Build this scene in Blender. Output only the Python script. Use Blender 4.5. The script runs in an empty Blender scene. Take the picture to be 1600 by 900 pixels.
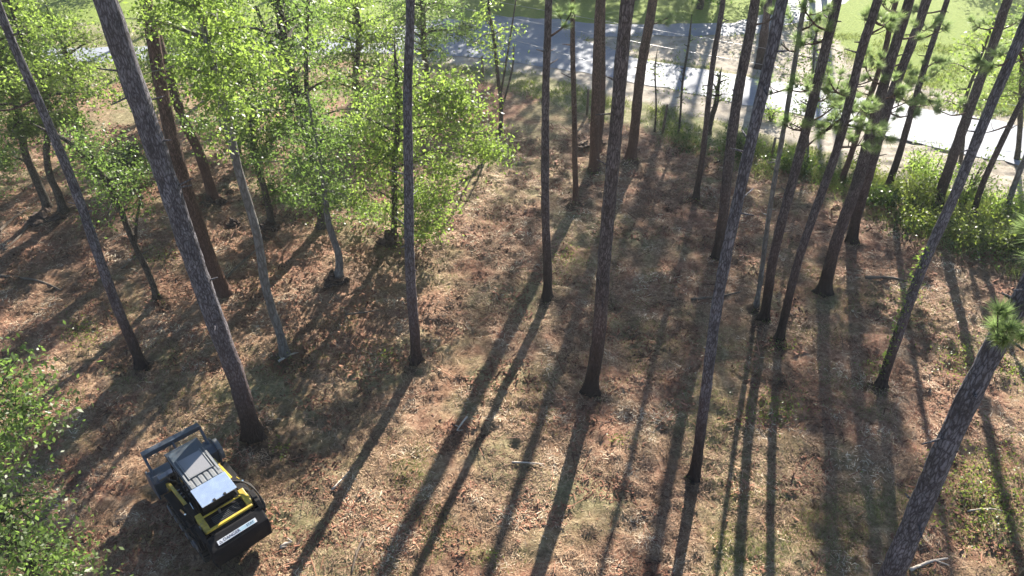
import bpy, bmesh, math, random
import numpy as np
from mathutils import Vector, Matrix, Quaternion
random.seed(7); RNG = np.random.default_rng(11)
S = bpy.context.scene
# ------------------------------------------------------------------ camera
CAM_H = 16.5; PITCH = math.radians(36.86); FPX = 1180.0
cd = bpy.data.cameras.new('camera'); cam = bpy.data.objects.new('camera', cd)
S.collection.objects.link(cam); S.camera = cam
cam.location = (0, 0, CAM_H); cam.rotation_euler = (math.radians(90) - PITCH, 0, 0)
cd.sensor_width = 36; cd.lens = 36 * FPX / 1600; cd.clip_start = 0.1; cd.clip_end = 3000
# ------------------------------------------------------------------ light
SUN_AZ = math.radians(17.0); SUN_EL = math.radians(29.0)
w = bpy.data.worlds.new("World"); S.world = w; w.use_nodes = True
nt = w.node_tree; bg = nt.nodes['Background']
sky = nt.nodes.new('ShaderNodeTexSky'); sky.sky_type = 'NISHITA'; sky.sun_disc = False
sky.sun_elevation = SUN_EL; sky.sun_rotation = SUN_AZ
nt.links.new(sky.outputs[0], bg.inputs[0]); bg.inputs[1].default_value = 0.058
sky.ozone_density = 3.0; sky.dust_density = 0.6
sd = Vector((math.sin(SUN_AZ) * math.cos(SUN_EL), math.cos(SUN_AZ) * math.cos(SUN_EL), math.sin(SUN_EL)))
sl = bpy.data.lights.new('sun', 'SUN'); sl.energy = 5.0; sl.angle = math.radians(0.55); sl.color = (1.0, 0.92, 0.80)
so = bpy.data.objects.new('sun', sl); S.collection.objects.link(so)
so.rotation_euler = sd.to_track_quat('Z', 'Y').to_euler(); so.location = (20, 60, 60)
S.view_settings.view_transform = 'Standard'; S.view_settings.look = 'None'
S.view_settings.exposure = 1.93; S.view_settings.gamma = 1.0
S.cycles.max_bounces = 6; S.cycles.transparent_max_bounces = 8
S.cycles.transmission_bounces = 4; S.cycles.diffuse_bounces = 3; S.cycles.glossy_bounces = 2

# ------------------------------------------------------------------ helpers
CF = np.array([0, math.cos(PITCH), -math.sin(PITCH)]); CU = np.array([0, math.sin(PITCH), math.cos(PITCH)])
def ray(u, v):
    return np.array([1.0, 0, 0]) * (u - 800) / FPX + CU * (450 - v) / FPX + CF
def gnd(u, v, h=0.0):
    r = ray(u, v); t = (h - CAM_H) / r[2]; return np.array([0, 0, CAM_H]) + r * t
def at_y(u, v, y):
    r = ray(u, v); t = y / r[1]; return np.array([0, 0, CAM_H]) + r * t
def px_size(px, p):                       # metres spanned by px pixels at point p
    return px * float((np.array(p) - [0, 0, CAM_H]) @ CF) / FPX

def tag(o, label=None, cat=None, group=None, kind=None):
    if label: o['label'] = label
    if cat: o['category'] = cat
    if group: o['group'] = group
    if kind: o['kind'] = kind
    return o
def empty(name, loc, label, cat, group=None, rz=0.0):
    o = bpy.data.objects.new(name, None); o.location = loc; o.rotation_euler = (0, 0, rz)
    o.empty_display_size = 0.2; S.collection.objects.link(o); return tag(o, label, cat, group)
def link(name, me, mats, parent=None):
    o = bpy.data.objects.new(name, me); S.collection.objects.link(o)
    for m in (mats if isinstance(mats, (list, tuple)) else [mats]): me.materials.append(m)
    if parent: o.parent = parent
    return o
def np_mesh(name, V, F, smooth=False, attr=None, midx=None):
    V = np.asarray(V, np.float32); F = np.asarray(F, np.int32); n = F.shape[1]
    me = bpy.data.meshes.new(name)
    me.vertices.add(len(V)); me.vertices.foreach_set('co', V.ravel())
    me.loops.add(F.size); me.loops.foreach_set('vertex_index', F.ravel())
    me.polygons.add(len(F)); me.polygons.foreach_set('loop_start', np.arange(0, F.size, n, dtype=np.int32))
    me.polygons.foreach_set('loop_total', np.full(len(F), n, np.int32))
    if smooth: me.polygons.foreach_set('use_smooth', np.ones(len(F), bool))
    if midx is not None: me.polygons.foreach_set('material_index', np.asarray(midx, np.int32))
    me.update(calc_edges=True)
    if attr:
        for k, (dom, arr) in attr.items():
            a = me.attributes.new(k, 'FLOAT', dom); a.data.foreach_set('value', np.asarray(arr, np.float32).ravel())
    me.validate(); return me

# value noise (numpy) used for ground relief and masks
_lat = RNG.random((256, 256))
def vnoise(x, y, s):
    x = np.asarray(x) / s + 37.3; y = np.asarray(y) / s + 91.7
    xi = np.floor(x).astype(int); yi = np.floor(y).astype(int); fx = x - xi; fy = y - yi
    fx = fx * fx * (3 - 2 * fx); fy = fy * fy * (3 - 2 * fy)
    a = _lat[xi % 256, yi % 256]; b = _lat[(xi + 1) % 256, yi % 256]
    c = _lat[xi % 256, (yi + 1) % 256]; d = _lat[(xi + 1) % 256, (yi + 1) % 256]
    return (a * (1 - fx) + b * fx) * (1 - fy) + (c * (1 - fx) + d * fx) * fy
def poly_px(pts): return np.array([gnd(*p)[:2] for p in pts])
def pmask(x, y, P, soft=1.0):             # soft inside mask of a ground polygon
    x = np.asarray(x, float); y = np.asarray(y, float); ins = np.zeros(x.shape, bool); dist = np.full(x.shape, 1e9)
    n = len(P)
    for i in range(n):
        x0, y0 = P[i]; x1, y1 = P[(i + 1) % n]
        c = ((y0 > y) != (y1 > y)) & (x < (x1 - x0) * (y - y0) / (y1 - y0 + 1e-12) + x0); ins ^= c
        dx, dy = x1 - x0, y1 - y0; t = np.clip(((x - x0) * dx + (y - y0) * dy) / (dx * dx + dy * dy + 1e-9), 0, 1)
        dist = np.minimum(dist, np.hypot(x - x0 - t * dx, y - y0 - t * dy))
    s = np.where(ins, dist, -dist); return np.clip(0.5 + s / (2 * soft), 0, 1)

# ground regions, given as outlines lying on the ground
FENCE = [(640, 90), (755, 124), (918, 180), (1036, 208), (1180, 248), (1330, 290), (1450, 330), (1600, 410), (1900, 560)]
P_BEYOND = poly_px(FENCE + [(2600, 300), (2600, -150), (-900, -150), (-900, 60), (-100, 125), (100, 130), (300, 128), (520, 95)])
P_SAND = poly_px([(560, 92), (700, 100), (850, 118), (960, 150), (1040, 168), (1130, 192), (1300, 240), (1430, 290), (1600, 330), (1900, 420), (1900, 300), (1600, 255), (1400, 212), (1200, 170), (1000, 128), (850, 100), (700, 84)])
P_SAND2 = poly_px([(905, 66), (960, 57), (1060, 56), (1180, 54), (1250, 44), (1310, 62), (1330, 100), (1420, 130), (1330, 160), (1230, 130), (1100, 104), (1000, 90), (940, 78)])
P_SAND3 = poly_px([(1330, 120), (1420, 128), (1500, 150), (1600, 185), (1900, 260), (1900, 330), (1600, 262), (1400, 214), (1300, 190)])
P_LAWN = poly_px([(1290, 60), (1340, -20), (1500, -60), (2300, -60), (2300, 290), (1750, 215), (1600, 186), (1480, 140), (1360, 118)])
ROAD_LO = [(-900, 150), (-300, 112), (0, 100), (200, 96), (400, 90), (560, 84), (700, 88), (850, 103), (1000, 130), (1100, 150), (1200, 172), (1300, 193), (1400, 215), (1600, 262), (1900, 345), (2400, 500)]
ROAD_HI = [(-900, 105), (-300, 84), (0, 78), (200, 74), (400, 66), (560, 50), (700, 30), (850, 42), (1000, 93), (1100, 110), (1200, 126), (1300, 143), (1400, 160), (1600, 198), (1900, 265), (2400, 400)]
ROAD2_LO = [(820, 66), (900, 62), (960, 57), (1060, 57), (1180, 55), (1270, 30), (1330, 0)]
ROAD2_HI = [(760, 24), (860, 30), (960, 38), (1060, 38), (1150, 36), (1200, 18), (1240, -10)]

STUMP_MOUNDS = [(530, 442, .75, .22), (615, 380, .8, .3), (330, 312, .7, .25), (425, 360, .6, .2), (925, 228, .7, .25), (85, 335, 1.0, .25), (985, 255, .5, .15), (245, 470, .4, .1), (1195, 510, .9, .12), (410, 690, .8, .06), (1140, 395, .5, .1), (370, 350, .5, .15)]
_MND = [(gnd(u, v)[0], gnd(u, v)[1], r, h) for u, v, r, h in STUMP_MOUNDS]
BASES = [(222, 572), (398, 682), (350, 455), (650, 565), (855, 465), (900, 315), (930, 262), (922, 614), (985, 252), (1087, 311), (1122, 403), (1085, 746), (1182, 484), (1193, 505), (1217, 533), (1287, 457), (1330, 381), (1375, 602), (445, 555), (246, 470)]
for _u, _v in BASES: _g = gnd(_u, _v); _MND.append((_g[0], _g[1] - .05, .42, .11))
def hgt(x, y):
    x = np.asarray(x, float); y = np.asarray(y, float)
    near = np.clip((38 - y) / 6, 0, 1) * np.clip((30 - np.abs(x)) / 4, 0, 1)
    h = (vnoise(x, y, 5.0) - .5) * .22 + (vnoise(x, y, 1.3) - .5) * .10 + (vnoise(x, y, .45) - .5) * .15 * (.4 + vnoise(x + 5, y, 3.)) + (vnoise(x, y, .22) - .5) * .12 * (.3 + 1.2 * vnoise(x, y + 7, 1.7))
    for mx, my, r, mh in _MND:
        d2 = ((x - mx) ** 2 + (y - my) ** 2) / (r * r)
        h = h + mh * np.exp(-d2 * 1.6) * (.6 + .8 * vnoise(x, y, .3))
    return h * near
def hz(x, y): return float(hgt(np.array([x]), np.array([y]))[0])

# ------------------------------------------------------------------ materials
def mat(name):
    m = bpy.data.materials.new(name); m.use_nodes = True; n = m.node_tree
    return m, n, n.nodes['Principled BSDF']
def N(n, t, **k):
    o = n.nodes.new(t)
    for a, b in k.items():
        if a == 'inp':
            for i, v in b.items(): o.inputs[i].default_value = v
        else: setattr(o, a, b)
    return o
def ramp(n, fac, stops, interp='LINEAR'):
    r = n.nodes.new('ShaderNodeValToRGB'); r.color_ramp.interpolation = interp
    while len(r.color_ramp.elements) < len(stops): r.color_ramp.elements.new(0.5)
    for e, (p, c) in zip(r.color_ramp.elements, stops):
        e.position = p; e.color = (*c, 1) if len(c) == 3 else c
    n.links.new(fac, r.inputs[0]); return r.outputs[0]
def noise(n, vec, scale, detail=6, rough=.6, dist=0.0):
    o = N(n, 'ShaderNodeTexNoise', inp={'Scale': scale, 'Detail': detail, 'Roughness': rough, 'Distortion': dist})
    n.links.new(vec, o.inputs['Vector']); return o.outputs[0]
def mix(n, fac, a, b, mode='MIX'):
    o = N(n, 'ShaderNodeMix', data_type='RGBA', blend_type=mode)
    for s, v in ((0, fac), (6, a), (7, b)):
        if isinstance(v, (int, float)): o.inputs[s].default_value = v
        elif isinstance(v, tuple): o.inputs[s].default_value = (*v, 1)
        else: n.links.new(v, o.inputs[s])
    return o.outputs[2]
def math_(n, op, a, b=0.0, clamp=False):
    o = N(n, 'ShaderNodeMath', operation=op, use_clamp=clamp)
    for s, v in ((0, a), (1, b)):
        if isinstance(v, (int, float)): o.inputs[s].default_value = v
        else: n.links.new(v, o.inputs[s])
    return o.outputs[0]
def bump(n, b, h, strength=.5, dist=.05):
    o = N(n, 'ShaderNodeBump', inp={'Strength': strength, 'Distance': dist}); n.links.new(h, o.inputs['Height'])
    n.links.new(o.outputs[0], b.inputs['Normal'])
def simple(name, col, rough=.5, metal=0.0, var=.25, scale=6.0, dirt=0.0, bmp=0.0):
    m, n, b = mat(name); tc = N(n, 'ShaderNodeTexCoord').outputs['Object']
    f = noise(n, tc, scale, 6, .65)
    lo = tuple(c * (1 - var) for c in col); hi = tuple(min(1, c * (1 + var)) for c in col)
    c = ramp(n, f, [(.3, lo), (.7, hi)])
    if dirt:
        f2 = noise(n, tc, scale * .6, 8, .75, .4)
        k = ramp(n, f2, [(.45, (0, 0, 0)), (.68, (dirt,) * 3)]); c = mix(n, k, c, (.10, .07, .05))
    n.links.new(c, b.inputs['Base Color']); b.inputs['Roughness'].default_value = rough; b.inputs['Metallic'].default_value = metal
    n.links.new(ramp(n, f, [(.2, (max(.02, rough - .1),) * 3), (.8, (min(1, rough + .15),) * 3)]), b.inputs['Roughness'])
    if bmp: bump(n, b, f, .5, bmp)
    return m
def attr_node(n, name):
    return N(n, 'ShaderNodeAttribute', attribute_name=name).outputs['Fac']

def ground_mat():
    m, n, b = mat('forest_floor'); geo = N(n, 'ShaderNodeNewGeometry').outputs['Position']
    big = noise(n, geo, .22, 4, .6, .3); mid = noise(n, geo, .8, 6, .7, .5); fine = noise(n, geo, 5, 8, .75, .4)
    mp = N(n, 'ShaderNodeMapping', inp={'Scale': (3.0, 14.0, 3.0), 'Rotation': (0, 0, .5)}); n.links.new(geo, mp.inputs[0])
    streak = noise(n, mp.outputs[0], 1.6, 8, .8, 1.2)
    straw = ramp(n, fine, [(.30, (.07, .038, .023)), (.44, (.235, .135, .082)), (.58, (.40, .265, .17)), (.74, (.57, .43, .30))])
    red = ramp(n, fine, [(.28, (.07, .032, .022)), (.48, (.235, .105, .066)), (.72, (.42, .23, .155))])
    green = ramp(n, fine, [(.3, (.075, .078, .036)), (.5, (.20, .19, .09)), (.72, (.40, .37, .21))])
    soil = ramp(n, fine, [(.3, (.035, .024, .017)), (.7, (.12, .075, .05))])
    c = mix(n, ramp(n, mid, [(.47, (0, 0, 0)), (.62, (.85, .85, .85))]), straw, red)
    c = mix(n, ramp(n, big, [(.43, (0, 0, 0)), (.58, (.75, .75, .75))]), c, green)
    c = mix(n, math_(n, 'MULTIPLY', ramp(n, streak, [(.30, (1, 1, 1)), (.46, (0, 0, 0))]), .8), c, soil)
    c = mix(n, attr_node(n, 'red'), c, red)
    c = mix(n, attr_node(n, 'soil'), c, soil)
    gr = ramp(n, fine, [(.3, (.11, .165, .024)), (.5, (.17, .235, .034)), (.7, (.24, .30, .055))])
    dry = ramp(n, noise(n, geo, 1.6, 8, .8), [(.35, (.09, .12, .035)), (.5, (.22, .21, .10)), (.66, (.42, .36, .25))])
    sand = ramp(n, noise(n, geo, 1.1, 8, .75), [(.3, (.22, .185, .145)), (.5, (.37, .325, .27)), (.7, (.48, .44, .38))])
    edge = math_(n, 'MULTIPLY', math_(n, 'SUBTRACT', noise(n, geo, .9, 7, .75), .5), 1.6)
    def msk(a): return math_(n, 'MULTIPLY', math_(n, 'SUBTRACT', math_(n, 'ADD', attr_node(n, a), edge), .35), 3.0, True)
    c = mix(n, msk('verge'), c, dry)
    c = mix(n, msk('lawn'), c, gr)
    c = mix(n, msk('sand'), c, sand)
    n.links.new(c, b.inputs['Base Color']); b.inputs['Roughness'].default_value = .9
    b.inputs['Specular IOR Level'].default_value = .25
    h = math_(n, 'ADD', math_(n, 'MULTIPLY', noise(n, geo, 9, 9, .8), 1.0), math_(n, 'MULTIPLY', streak, .8))
    bump(n, b, h, .9, .09)
    return m
def asphalt_mat():
    m, n, b = mat('old_asphalt'); geo = N(n, 'ShaderNodeNewGeometry').outputs['Position']
    f = noise(n, geo, .5, 8, .7, .3); g = noise(n, geo, 30, 4, .7)
    c = ramp(n, f, [(.3, (.12, .145, .20)), (.5, (.165, .195, .255)), (.7, (.22, .24, .285))])
    c = mix(n, .35, c, ramp(n, g, [(.3, (.12, .125, .14)), (.7, (.34, .35, .37))]))
    dust = ramp(n, noise(n, geo, .35, 8, .8, .8), [(.5, (0, 0, 0)), (.64, (.6, .6, .6))])
    c = mix(n, dust, c, (.40, .37, .33))
    n.links.new(c, b.inputs['Base Color']); b.inputs['Roughness'].default_value = .75; bump(n, b, g, .25, .01); return m
def bark_mat(name, plate_lo, plate_hi, crack, char=True, vstretch=.26, scale=20.0, redbase=True):
    m, n, b = mat(name); tc = N(n, 'ShaderNodeTexCoord').outputs['Object']
    oi = N(n, 'ShaderNodeObjectInfo').outputs['Random']
    off = N(n, 'ShaderNodeVectorMath', operation='ADD'); cx = N(n, 'ShaderNodeCombineXYZ')
    n.links.new(math_(n, 'MULTIPLY', oi, 37.0), cx.inputs[0]); n.links.new(tc, off.inputs[0]); n.links.new(cx.outputs[0], off.inputs[1])
    mp = N(n, 'ShaderNodeMapping', inp={'Scale': (1, 1, vstretch)}); n.links.new(off.outputs[0], mp.inputs[0])
    sc = N(n, 'ShaderNodeVectorMath', operation='SCALE'); sc.inputs[3].default_value = .10; ad = N(n, 'ShaderNodeVectorMath', operation='ADD')
    nz = N(n, 'ShaderNodeTexNoise', inp={'Scale': 9.0, 'Detail': 5.0, 'Roughness': .7}); n.links.new(mp.outputs[0], nz.inputs[0])
    n.links.new(nz.outputs[1], sc.inputs[0]); n.links.new(mp.outputs[0], ad.inputs[0]); n.links.new(sc.outputs[0], ad.inputs[1])
    v = N(n, 'ShaderNodeTexVoronoi', feature='DISTANCE_TO_EDGE', inp={'Scale': scale}); n.links.new(ad.outputs[0], v.inputs['Vector'])
    f = noise(n, mp.outputs[0], 26, 8, .8, .3); g = noise(n, off.outputs[0], 1.3, 6, .7, .4)
    plate = mix(n, ramp(n, f, [(.32, (0, 0, 0)), (.66, (1, 1, 1))]), plate_lo, plate_hi)
    plate = mix(n, ramp(n, g, [(.35, (.0,) * 3), (.65, (.6,) * 3)]), plate, tuple(x * .55 for x in plate_lo))
    c = mix(n, ramp(n, v.outputs['Distance'], [(.0, (.95,) * 3), (.22, (0, 0, 0))]), plate, crack)
    g2 = noise(n, mp.outputs[0], 7, 6, .75, .5); c = mix(n, ramp(n, g2, [(.36, (.75,) * 3), (.5, (0, 0, 0))]), c, crack)
    c = mix(n, ramp(n, g2, [(.56, (0,) * 3), (.68, (.25,) * 3)]), c, tuple(min(1, x * 1.35) for x in plate_hi))
    lich = ramp(n, noise(n, off.outputs[0], 5, 7, .8), [(.60, (0, 0, 0)), (.70, (.45,) * 3)])
    c = mix(n, lich, c, (.36, .37, .37))
    sep = N(n, 'ShaderNodeSeparateXYZ'); n.links.new(tc, sep.inputs[0])
    if redbase:
        zr = math_(n, 'ADD', sep.outputs[2], math_(n, 'MULTIPLY', math_(n, 'SUBTRACT', g, .5), 4.0))
        c = mix(n, ramp(n, math_(n, 'DIVIDE', zr, 6.0), [(.1, (.65,) * 3), (.8, (0, 0, 0))]), c, mix(n, f, (.06, .03, .022), (.20, .10, .07)))
    if char:
        zz = math_(n, 'ADD', sep.outputs[2], math_(n, 'MULTIPLY', math_(n, 'SUBTRACT', f, .5), 5.0))
        zz = math_(n, 'SUBTRACT', zz, math_(n, 'MULTIPLY', oi, 1.2))
        c = mix(n, ramp(n, math_(n, 'DIVIDE', zz, 4.0), [(-.0, (.9,) * 3), (.55, (0, 0, 0))]), c, (.022, .017, .015))
    n.links.new(c, b.inputs['Base Color']); b.inputs['Roughness'].default_value = .85; b.inputs['Specular IOR Level'].default_value = .25
    h = math_(n, 'ADD', math_(n, 'MINIMUM', v.outputs['Distance'], .2), math_(n, 'MULTIPLY', f, .5))
    bump(n, b, h, 1.0, .09)
    return m
def leaf_mat(name, stops, trans, tfac=.45, gloss=.35, spec=.5):
    m, n, b = mat(name); t = attr_node(n, 'tone')
    c = ramp(n, t, stops); n.links.new(c, b.inputs['Base Color']); b.inputs['Roughness'].default_value = gloss
    b.inputs['Specular IOR Level'].default_value = spec
    tr = N(n, 'ShaderNodeBsdfTranslucent'); n.links.new(mix(n, t, tuple(x * .7 for x in trans), trans), tr.inputs[0])
    mx = N(n, 'ShaderNodeMixShader'); mx.inputs[0].default_value = tfac
    n.links.new(b.outputs[0], mx.inputs[1]); n.links.new(tr.outputs[0], mx.inputs[2])
    n.links.new(mx.outputs[0], n.nodes['Material Output'].inputs['Surface']); return m
def debris_mat(name, stops, rough=.8, trans=0.0):
    m, n, b = mat(name); c = ramp(n, attr_node(n, 'tone'), stops)
    n.links.new(c, b.inputs['Base Color']); b.inputs['Roughness'].default_value = rough
    b.inputs['Specular IOR Level'].default_value = .3; return m

M_GROUND = ground_mat(); M_ROAD = asphalt_mat()
M_PINE = bark_mat('pine_bark', (.11, .09, .09), (.28, .235, .235), (.035, .026, .026))
M_PINEB = bark_mat('pine_bark_grey', (.14, .133, .155), (.34, .33, .37), (.045, .04, .045), redbase=True)
M_PINER = bark_mat('pine_bark_red', (.115, .072, .056), (.28, .18, .14), (.045, .028, .022), char=False)
M_SMOOTH = bark_mat('smooth_bark', (.16, .15, .14), (.34, .33, .31), (.11, .10, .09), char=False, vstretch=.3, scale=9, redbase=False)
M_OAK = bark_mat('oak_bark', (.09, .075, .06), (.22, .19, .15), (.035, .03, .025), char=False, vstretch=.3, scale=22, redbase=False)
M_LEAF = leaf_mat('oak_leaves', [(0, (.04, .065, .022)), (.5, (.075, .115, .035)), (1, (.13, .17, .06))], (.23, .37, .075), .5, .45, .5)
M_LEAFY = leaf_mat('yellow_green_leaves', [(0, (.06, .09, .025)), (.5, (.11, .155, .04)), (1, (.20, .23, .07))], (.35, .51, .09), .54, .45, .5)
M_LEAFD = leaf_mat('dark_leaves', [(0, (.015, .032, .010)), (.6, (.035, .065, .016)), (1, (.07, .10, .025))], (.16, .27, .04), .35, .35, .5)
M_NEEDLE = leaf_mat('pine_needles', [(0, (.05, .085, .03)), (.6, (.11, .16, .06)), (1, (.24, .28, .13))], (.36, .50, .18), .5, .4, .4)
M_BUSH = leaf_mat('bush_leaves', [(0, (.03, .055, .014)), (.5, (.07, .11, .025)), (1, (.16, .19, .05))], (.34, .44, .07), .45, .4, .5)
M_LITTER = debris_mat('mulch_chips', [(0, (.05, .028, .018)), (.3, (.17, .098, .058)), (.6, (.31, .20, .125)), (.88, (.45, .32, .205)), (1, (.66, .55, .40))], .75)
M_REDCHIP = debris_mat('red_bark_chips', [(0, (.04, .02, .014)), (.5, (.17, .07, .04)), (1, (.36, .18, .11))], .8)
M_GRASS = leaf_mat('grass_blades', [(0, (.06, .085, .02)), (.6, (.14, .17, .05)), (1, (.34, .32, .16))], (.3, .38, .08), .35, .5, .3)
M_WOOD = simple('weathered_wood', (.12, .09, .065), .85, 0, .4, 9, 0, .01)
M_DEAD = simple('bleached_dead_wood', (.42, .36, .30), .8, 0, .3, 8, 0, .01)
M_WIRE = simple('wire_aluminium', (.35, .35, .36), .4, .6, .1)
M_DIRT = simple('dark_root_soil', (.055, .034, .024), .95, 0, .5, 7, 0, .04)

# ------------------------------------------------------------------ ground
def build_ground():
    def axis(a, b, st, outs_lo, outs_hi):
        return np.array(sorted(outs_lo) + list(np.arange(a, b, st)) + sorted(outs_hi))
    xs = axis(-24, 24, .11, [-1500, -600, -300, -160, -110, -80, -65, -55, -48, -42, -38, -35, -32, -30, -28, -27, -26, -25], [24.4, 25, 26, 27, 28, 29, 30, 31, 32, 34, 36, 38, 40, 43, 46, 50, 55, 62, 70, 85, 110, 160, 300, 600, 1500])
    ys = axis(6, 34, .11, [-300, -100, -40, -15, -5, 0, 3, 5, 5.6], list(np.arange(34.2, 62, .4)) + [63, 65, 68, 72, 78, 85, 95, 110, 140, 200, 400, 900, 2500])
    X, Y = np.meshgrid(xs, ys, indexing='ij'); Z = hgt(X, Y)
    V = np.stack([X, Y, Z], -1).reshape(-1, 3); nx, ny = len(xs), len(ys)
    i = np.arange(nx - 1)[:, None] * ny + np.arange(ny - 1)[None, :]
    F = np.stack([i, i + ny, i + ny + 1, i + 1], -1).reshape(-1, 4)
    bey = pmask(X, Y, P_BEYOND, .8); sand = np.maximum(np.maximum(pmask(X, Y, P_SAND, .6), pmask(X, Y, P_SAND2, .7)), pmask(X, Y, P_SAND3, .6))
    lawn = np.maximum(pmask(X, Y, P_LAWN, 1.0), np.clip((Y - 50) / 4, 0, 1))
    red = np.zeros_like(X); soil = np.zeros_like(X)
    for u, v, r, k in [(1150, 350, 5, .6), (1350, 400, 5, .65), (60, 400, 6, .6), (380, 440, 4, .6), (560, 470, 3, .5), (1250, 600, 4, .35), (740, 170, 2.6, .8), (500, 430, 1.6, .5), (330, 350, 1.8, .7), (1180, 330, 2.5, .5), (1400, 420, 3, .6), (1500, 470, 2.5, .6), (690, 600, .9, .6), (990, 870, .8, .8), (920, 640, .6, .8), (760, 870, .7, .5), (60, 390, 3, .5), (860, 640, 1.2, .4), (640, 700, 1.2, .3), (380, 400, 1.5, .6), (700, 560, 1.0, .6), (1140, 500, 1.6, .4)]:
        g = gnd(u, v); d = np.hypot(X - g[0], (Y - g[1])) / r; red = np.maximum(red, k * np.clip(1.4 - d - (vnoise(X, Y, .5) - .5) * 1.8, 0, 1))
    for u, v, r, k in [(985, 515, .45, .9), (1490, 400, 2.6, .6), (120, 400, 2.2, .5), (1020, 500, .3, .8), (780, 430, .6, .5), (1080, 470, .5, .4), (450, 690, .9, .5), (660, 870, .8, .4)] + [(u, v, r * 1.1, .85) for u, v, r, h in STUMP_MOUNDS] + [(u, v + 3, .42, .9) for u, v in BASES]:  # trunk base rings: dark litter, plus the shade at the foot put into the colour
        g = gnd(u, v); d = np.hypot(X - g[0], (Y - g[1])) / r; soil = np.maximum(soil, k * np.clip(1.5 - d - (vnoise(X, Y, .35) - .5) * 1.6, 0, 1))
    me = np_mesh('ground', V, F, True, {'verge': ('POINT', bey), 'sand': ('POINT', sand), 'lawn': ('POINT', lawn), 'red': ('POINT', red), 'soil': ('POINT', soil)})
    tag(link('ground', me, M_GROUND), kind='structure')
def road(name, LO, HI, z, seed):
    def samp(L, t):
        k = t * (len(L) - 1); i = min(int(k), len(L) - 2); f = k - i
        a, b = gnd(*L[i]), gnd(*L[i + 1]); return a * (1 - f) + b * f
    n = 160; V = []; F = []; m = 5
    for i in range(n + 1):
        t = i / n; a = samp(LO, t); b = samp(HI, t)
        ja = (vnoise(a[0] + seed, a[1], .9) - .5) * .55; jb = (vnoise(b[0] + seed, b[1], .9) - .5) * .55
        d = (b - a) / np.linalg.norm(b - a); a = a + d * ja; b = b + d * jb
        for j in range(m): p = a + (b - a) * j / (m - 1); V.append((p[0], p[1], z + .05 * math.sin(j / (m - 1) * math.pi)))
    for i in range(n):
        for j in range(m - 1): q = i * m + j; F.append((q, q + m, q + m + 1, q + 1))
    tag(link(name, np_mesh(name, V, F, True), M_ROAD), kind='structure')
build_ground()
road('road', ROAD_LO, ROAD_HI, .03, 0)
road('side_road', ROAD2_LO, ROAD2_HI, .022, 9)

# ------------------------------------------------------------------ geometry kits
def rand_unit(n, up=0.0):
    v = RNG.normal(size=(n, 3)); v[:, 2] += up; return v / np.linalg.norm(v, axis=1, keepdims=True)
def leaf_arrays(C, L, W=.5, up=.6, jit=.6):
    n = len(C); nrm = rand_unit(n, up); a = rand_unit(n); d = np.cross(nrm, a); d /= np.linalg.norm(d, axis=1, keepdims=True)
    s = np.cross(nrm, d); l = (L * (1 + (RNG.random(n) - .5) * 2 * jit))[:, None]
    V = np.stack([C, C + d * l * .5 + s * l * W * .5 + nrm * l * .06, C + d * l, C + d * l * .5 - s * l * W * .5 + nrm * l * .06], 1).reshape(-1, 3)
    F = np.arange(4 * n).reshape(n, 4); return V, F
def needle_arrays(C, D, per=20, L=.2, W=.02, spread=.8):
    n = len(C); c = np.repeat(C, per, 0); d = np.repeat(D, per, 0) + rand_unit(n * per) * spread
    d /= np.linalg.norm(d, axis=1, keepdims=True); l = L * (.7 + .5 * RNG.random((n * per, 1)))
    s = np.cross(d, rand_unit(n * per)); s /= np.linalg.norm(s, axis=1, keepdims=True)
    V = np.stack([c - s * W / 2, c + s * W / 2, c + d * l + np.array([0, 0, -.12]) * l], 1).reshape(-1, 3)
    return V, np.arange(3 * n * per).reshape(-1, 3)
def crown_obj(name, C, L, m, parent, W=.5, up=.6, tone_amp=.6):
    C = np.asarray(C, float); V, F = leaf_arrays(C, L, W, up)
    # clump tone: neighbouring leaves share an age / species tint
    t = .5 + (vnoise(C[:, 0] * 1.0 + C[:, 2] * .6, C[:, 1] + C[:, 2] * .8, .8) - .5) * tone_amp * 1.4 + (RNG.random(len(C)) - .5) * .6
    return link(name, np_mesh(name, V, F, False, {'tone': ('FACE', np.clip(t, 0, 1))}), m, parent)
class Tube:
    def __init__(s): s.V = []; s.F = []
    def add(s, pts, radii, sides=8, rough=0.0, cap=True):
        pts = [Vector(p) for p in pts]; base = len(s.V); ref = Vector((1, .13, .07)).normalized()
        for i, p in enumerate(pts):
            t = (pts[min(i + 1, len(pts) - 1)] - pts[max(i - 1, 0)])
            if t.length < 1e-6: t = Vector((0, 0, 1))
            t.normalize()
            a = ref - t * ref.dot(t)
            if a.length < 1e-3: a = t.orthogonal()
            a.normalize(); ref = a; b = t.cross(a)
            for k in range(sides):
                th = 2 * math.pi * k / sides; r = radii[i] * (1 + (random.random() - .5) * 2 * rough)
                s.V.append(tuple(p + (a * math.cos(th) + b * math.sin(th)) * r))
        for i in range(len(pts) - 1):
            for k in range(sides):
                q = base + i * sides + k; q2 = base + i * sides + (k + 1) % sides
                s.F.append((q, q2, q2 + sides, q + sides))
        if cap:
            for ring, fl in ((0, 1), (len(pts) - 1, 0)):
                c = len(s.V); s.V.append(tuple(pts[ring]))
                for k in range(sides):
                    q = base + ring * sides + k; q2 = base + ring * sides + (k + 1) % sides
                    s.F.append((q2, q, c, c) if fl else (q, q2, c, c))
        return s
    def mesh(s, name, smooth=True):
        me = bpy.data.meshes.new(name); me.from_pydata(s.V, [], [tuple(dict.fromkeys(f)) for f in s.F]); me.update()
        if smooth: me.polygons.foreach_set('use_smooth', np.ones(len(me.polygons), bool))
        return me
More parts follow.
